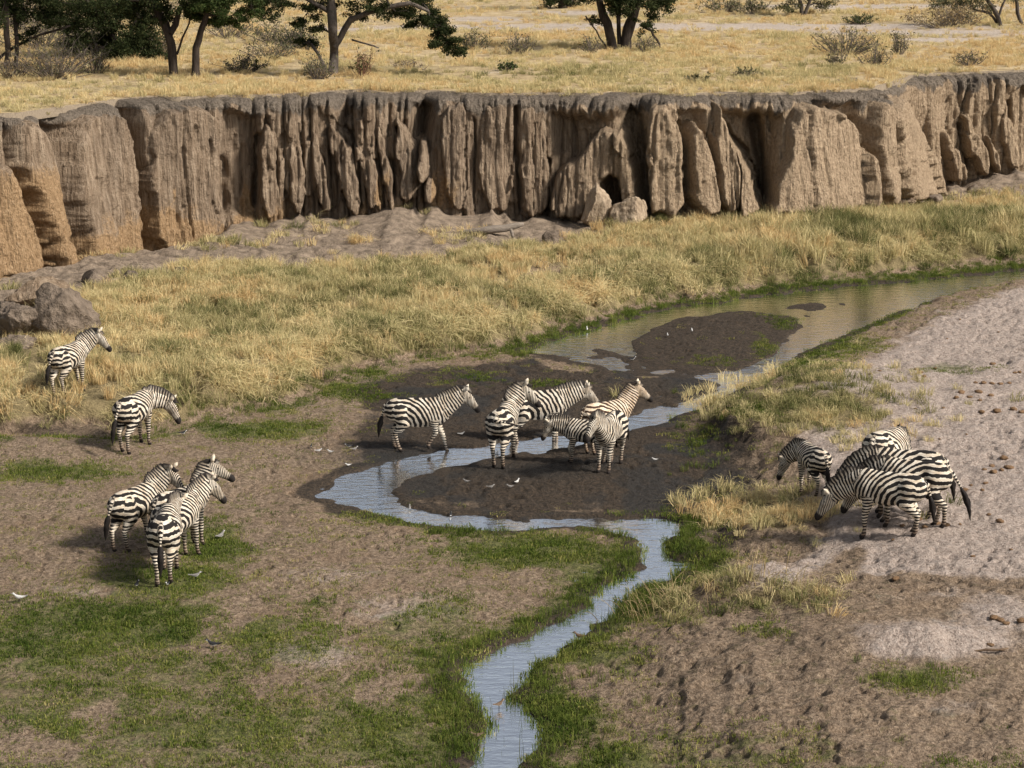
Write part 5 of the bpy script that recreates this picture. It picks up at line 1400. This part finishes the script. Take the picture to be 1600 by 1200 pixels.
tree('acacia_tree', (10,112), [[(8,114,.13),(12,70,.12),(10,20,.12),(5,-40,.09)],[(24,108,.09),(26,60,.08),(24,10,.08),(30,-40,.06)],[(-20,100,.06),(20,75,.06),(60,55,.05),(110,40,.04)]],
     [(10,0,.9,700),(-20,-10,.9,500),(40,8,.6,250),(30,-40,1.2,700),(90,35,.5,120),(60,0,.9,600),(15,22,.6,300),(100,4,.9,600),(70,30,.6,200),(45,55,.6,180)], 'acacia with thin dark trunks at the corner of the photograph', M_LFD, seed=5, group=GT, leaf=.11)
tree('acacia_tree', (185,92), [[(190,94,.16),(180,70,.14),(165,40,.12),(140,10,.1),(120,-40,.08)],[(186,80,.1),(205,50,.09),(215,20,.08),(230,-20,.06)],[(180,75,.08),(140,65,.06),(105,55,.05)]],
     [(185,80,.7,900),(210,72,.7,900),(165,62,.7,700),(225,85,.6,500),(150,30,.9,350),(125,10,.9,450),(170,0,.9,700),(215,40,.6,250),(240,75,.6,350),(110,45,.6,140),(140,-50,1.4,800),(205,60,.7,800),(180,40,.6,350),(130,70,.7,500),(150,85,.6,500),(190,20,.8,500),(230,55,.7,450),(90,20,.8,400),(250,90,.5,350),(120,40,.8,450),(160,12,.9,600),(215,10,.8,600),(245,30,.6,350),(140,85,.7,500),(110,70,.6,250),(200,88,.7,600)], 'dark tangled thorn tree in shade between the acacias and the grey bush', M_LFD, seed=6, group=GT, leaf=.11, twigs=14)
tree('acacia_tree', (1255,24), [[(1254,26,.14),(1252,8,.12),(1240,-30,.1)],[(1256,20,.12),(1266,0,.1),(1280,-40,.08)]], [(1230,8,.8,180),(1285,6,.8,200),(1255,-10,1.2,400),(1225,-25,1.3,400),(1290,-25,1.3,400),(1255,-60,1.8,600)], 'small distant acacia on the plain behind the pale track', M_LFO, M_BARKG, seed=7, group=GT, leaf=.13)
tree('acacia_tree', (1565,40), [[(1568,42,.13),(1556,20,.12),(1540,-5,.1),(1530,-30,.07)],[(1562,32,.08),(1545,20,.07),(1520,14,.05)],[(1600,40,.1),(1590,20,.1),(1585,-20,.08)],[(1558,24,.07),(1570,0,.06),(1580,-30,.05)]], [(1490,8,.9,260),(1520,-5,1.0,320),(1470,0,.8,200),(1500,24,.7,150),(1555,-15,1.1,320),(1600,-5,1.0,300),(1540,12,.7,110),(1590,-40,1.5,400),(1520,-45,1.5,400)], 'spreading acacia with bare crooked branches near the frame corner', M_LFO, M_BARKG, seed=8, group=GT, leaf=.12, twigs=12)
tree('acacia_tree', (880,14), [[(880,16,.3),(878,0,.26),(880,-40,.2)],[(888,14,.2),(892,-10,.16),(900,-50,.1)]], [(880,4,.8,220),(862,0,.9,220),(898,2,.9,260),(880,-40,2,600),(850,-50,2,500)], 'distant tree with dark stem cut off by the top of the photograph', M_LFD, seed=9, group=GT, leaf=.16)
bush((85,124), 1.7, 4.0, 70, 14, 'big grey twiggy bush on the cliff rim', M_LFO, seed=11, leaf=.055)
bush((150,118), 1.3, 1.8, 30, 16, 'green stemmed bush leaning out of the big grey bush', M_LFO, seed=12)
bush((20,124), 1.0, 1.6, 30, 8, 'grey dead bush under the corner acacia', M_LFS, seed=13)
bush((380,112), .8, 2.6, 40, 14, 'low dark bush right of the slim acacia', M_LFD, seed=14)
bush((420,92), .9, 3.4, 40, 12, 'brown bush in the grass behind the low dark bush', M_LFO, seed=15)
bush((240,92), 1.1, 2.2, 40, 22, 'tawny round bush behind the forked acacia trunk', M_LFS, seed=16)
bush((565,121), 1.0, 1.3, 24, 8, 'fan shaped bush with red brown stems beside the wide acacia', M_LFG, M_TWIGR, seed=17, dome=.1, spread=.8)
bush((498,124), 1.1, 1.4, 34, 12, 'grey bush at the foot of the wide acacia', M_LFO, seed=18)
bush((742,76), 1.0, 1.6, 28, 22, 'grey green bush beyond the drooping branch', M_LFO, seed=19)
bush((812,86), 1.1, 1.8, 26, 14, 'sparse olive bush between the wide and the double acacia', M_LFO, seed=20)
bush((794,112), .4, .9, 18, 22, 'tiny dark green bush close to the cliff rim', M_LFG, seed=21)
bush((1320,84), 1.3, 3.6, 54, 14, 'wide olive bush on the plain above the pale slab', M_LFO, seed=22)
bush((1405,84), 1.2, 1.2, 22, 14, 'narrow upright bush beside the wide olive bush', M_LFO, seed=23)
bush((1308,102), .8, 1.0, 18, 10, 'small thin bush in front of the wide olive bush', M_LFO, seed=24)
bush((1370,104), .9, 1.8, 26, 9, 'low bush with bare stems nearest the far cliff rim', M_LFO, seed=25)
bush((1515,104), .8, 1.6, 22, 9, 'thin bush on the rim near the frame corner', M_LFO, seed=26)
bush((1345,38), .6, 2.4, 34, 26, 'flat dark green bush on the pale track', M_LFG, seed=27)
bush((1130,18), 1.1, 3.2, 40, 16, 'dull bush on the far plain near the double acacia', M_LFO, seed=28, leaf=.09)
bush((1175,20), .9, 3.0, 34, 16, 'grey bush on the far plain next to the distant acacia', M_LFO, seed=29, leaf=.09)
bush((1480,44), 1.4, 5.0, 60, 18, 'tawny thicket under the spreading acacia', M_LFS, seed=30, leaf=.09)
bush((1010,80), .9, 1.4, 26, 10, 'grey thorny bush at the foot of the double trunk', M_LFO, seed=31)
bush((925,84), .9, 1.4, 22, 8, 'thin grey bush leaning at the shaded side of the double trunk', M_LFO, seed=32)
bush((1090,128), .35, 1.2, 20, 20, 'small dull green bush on the cliff rim above the pillars', M_LFO, seed=33)
bush((1165,122), .45, 1.4, 22, 18, 'grey green bush on the rim above the dark crevice', M_LFO, seed=34)
bush((640,110), .5, 1.6, 20, 6, 'dry straw bush between the fan bush and the double acacia', M_LFS, seed=35)
bush((60,78), 2.0, 5.5, 80, 16, 'grey brown thicket behind the corner acacia', M_LFO, seed=41, leaf=.06)
bush((150,84), 1.6, 3.0, 60, 40, 'dark leafy thicket under the tangled thorn tree', M_LFD, seed=42, leaf=.07)
bush((225,88), 1.3, 3.0, 60, 40, 'dark thicket between the thorn tree and the forked acacia', M_LFD, seed=43, leaf=.07)
bush((90,50), 2.4, 6.5, 80, 14, 'brown twiggy thicket far behind the big grey bush', M_LFS, seed=44, leaf=.07)
bush((20,40), 2.4, 6.0, 80, 24, 'far dark thicket at the corner of the photograph', M_LFD, seed=45, leaf=.08)
bush((235,40), 2.2, 5.0, 70, 14, 'brown thicket seen between the branches of the forked acacia', M_LFO, seed=46, leaf=.07)
bush((355,60), 1.2, 3.0, 40, 10, 'thin grey thicket beyond the slim acacia', M_LFO, seed=47, leaf=.06)
bush((470,80), 1.2, 2.4, 44, 22, 'dark drooping bush beside the trunk of the wide acacia', M_LFD, seed=48, leaf=.07)
bush((430,66), 1.0, 4.0, 50, 14, 'brown bush line in the grass far behind the wide acacia', M_LFO, seed=49, leaf=.07)
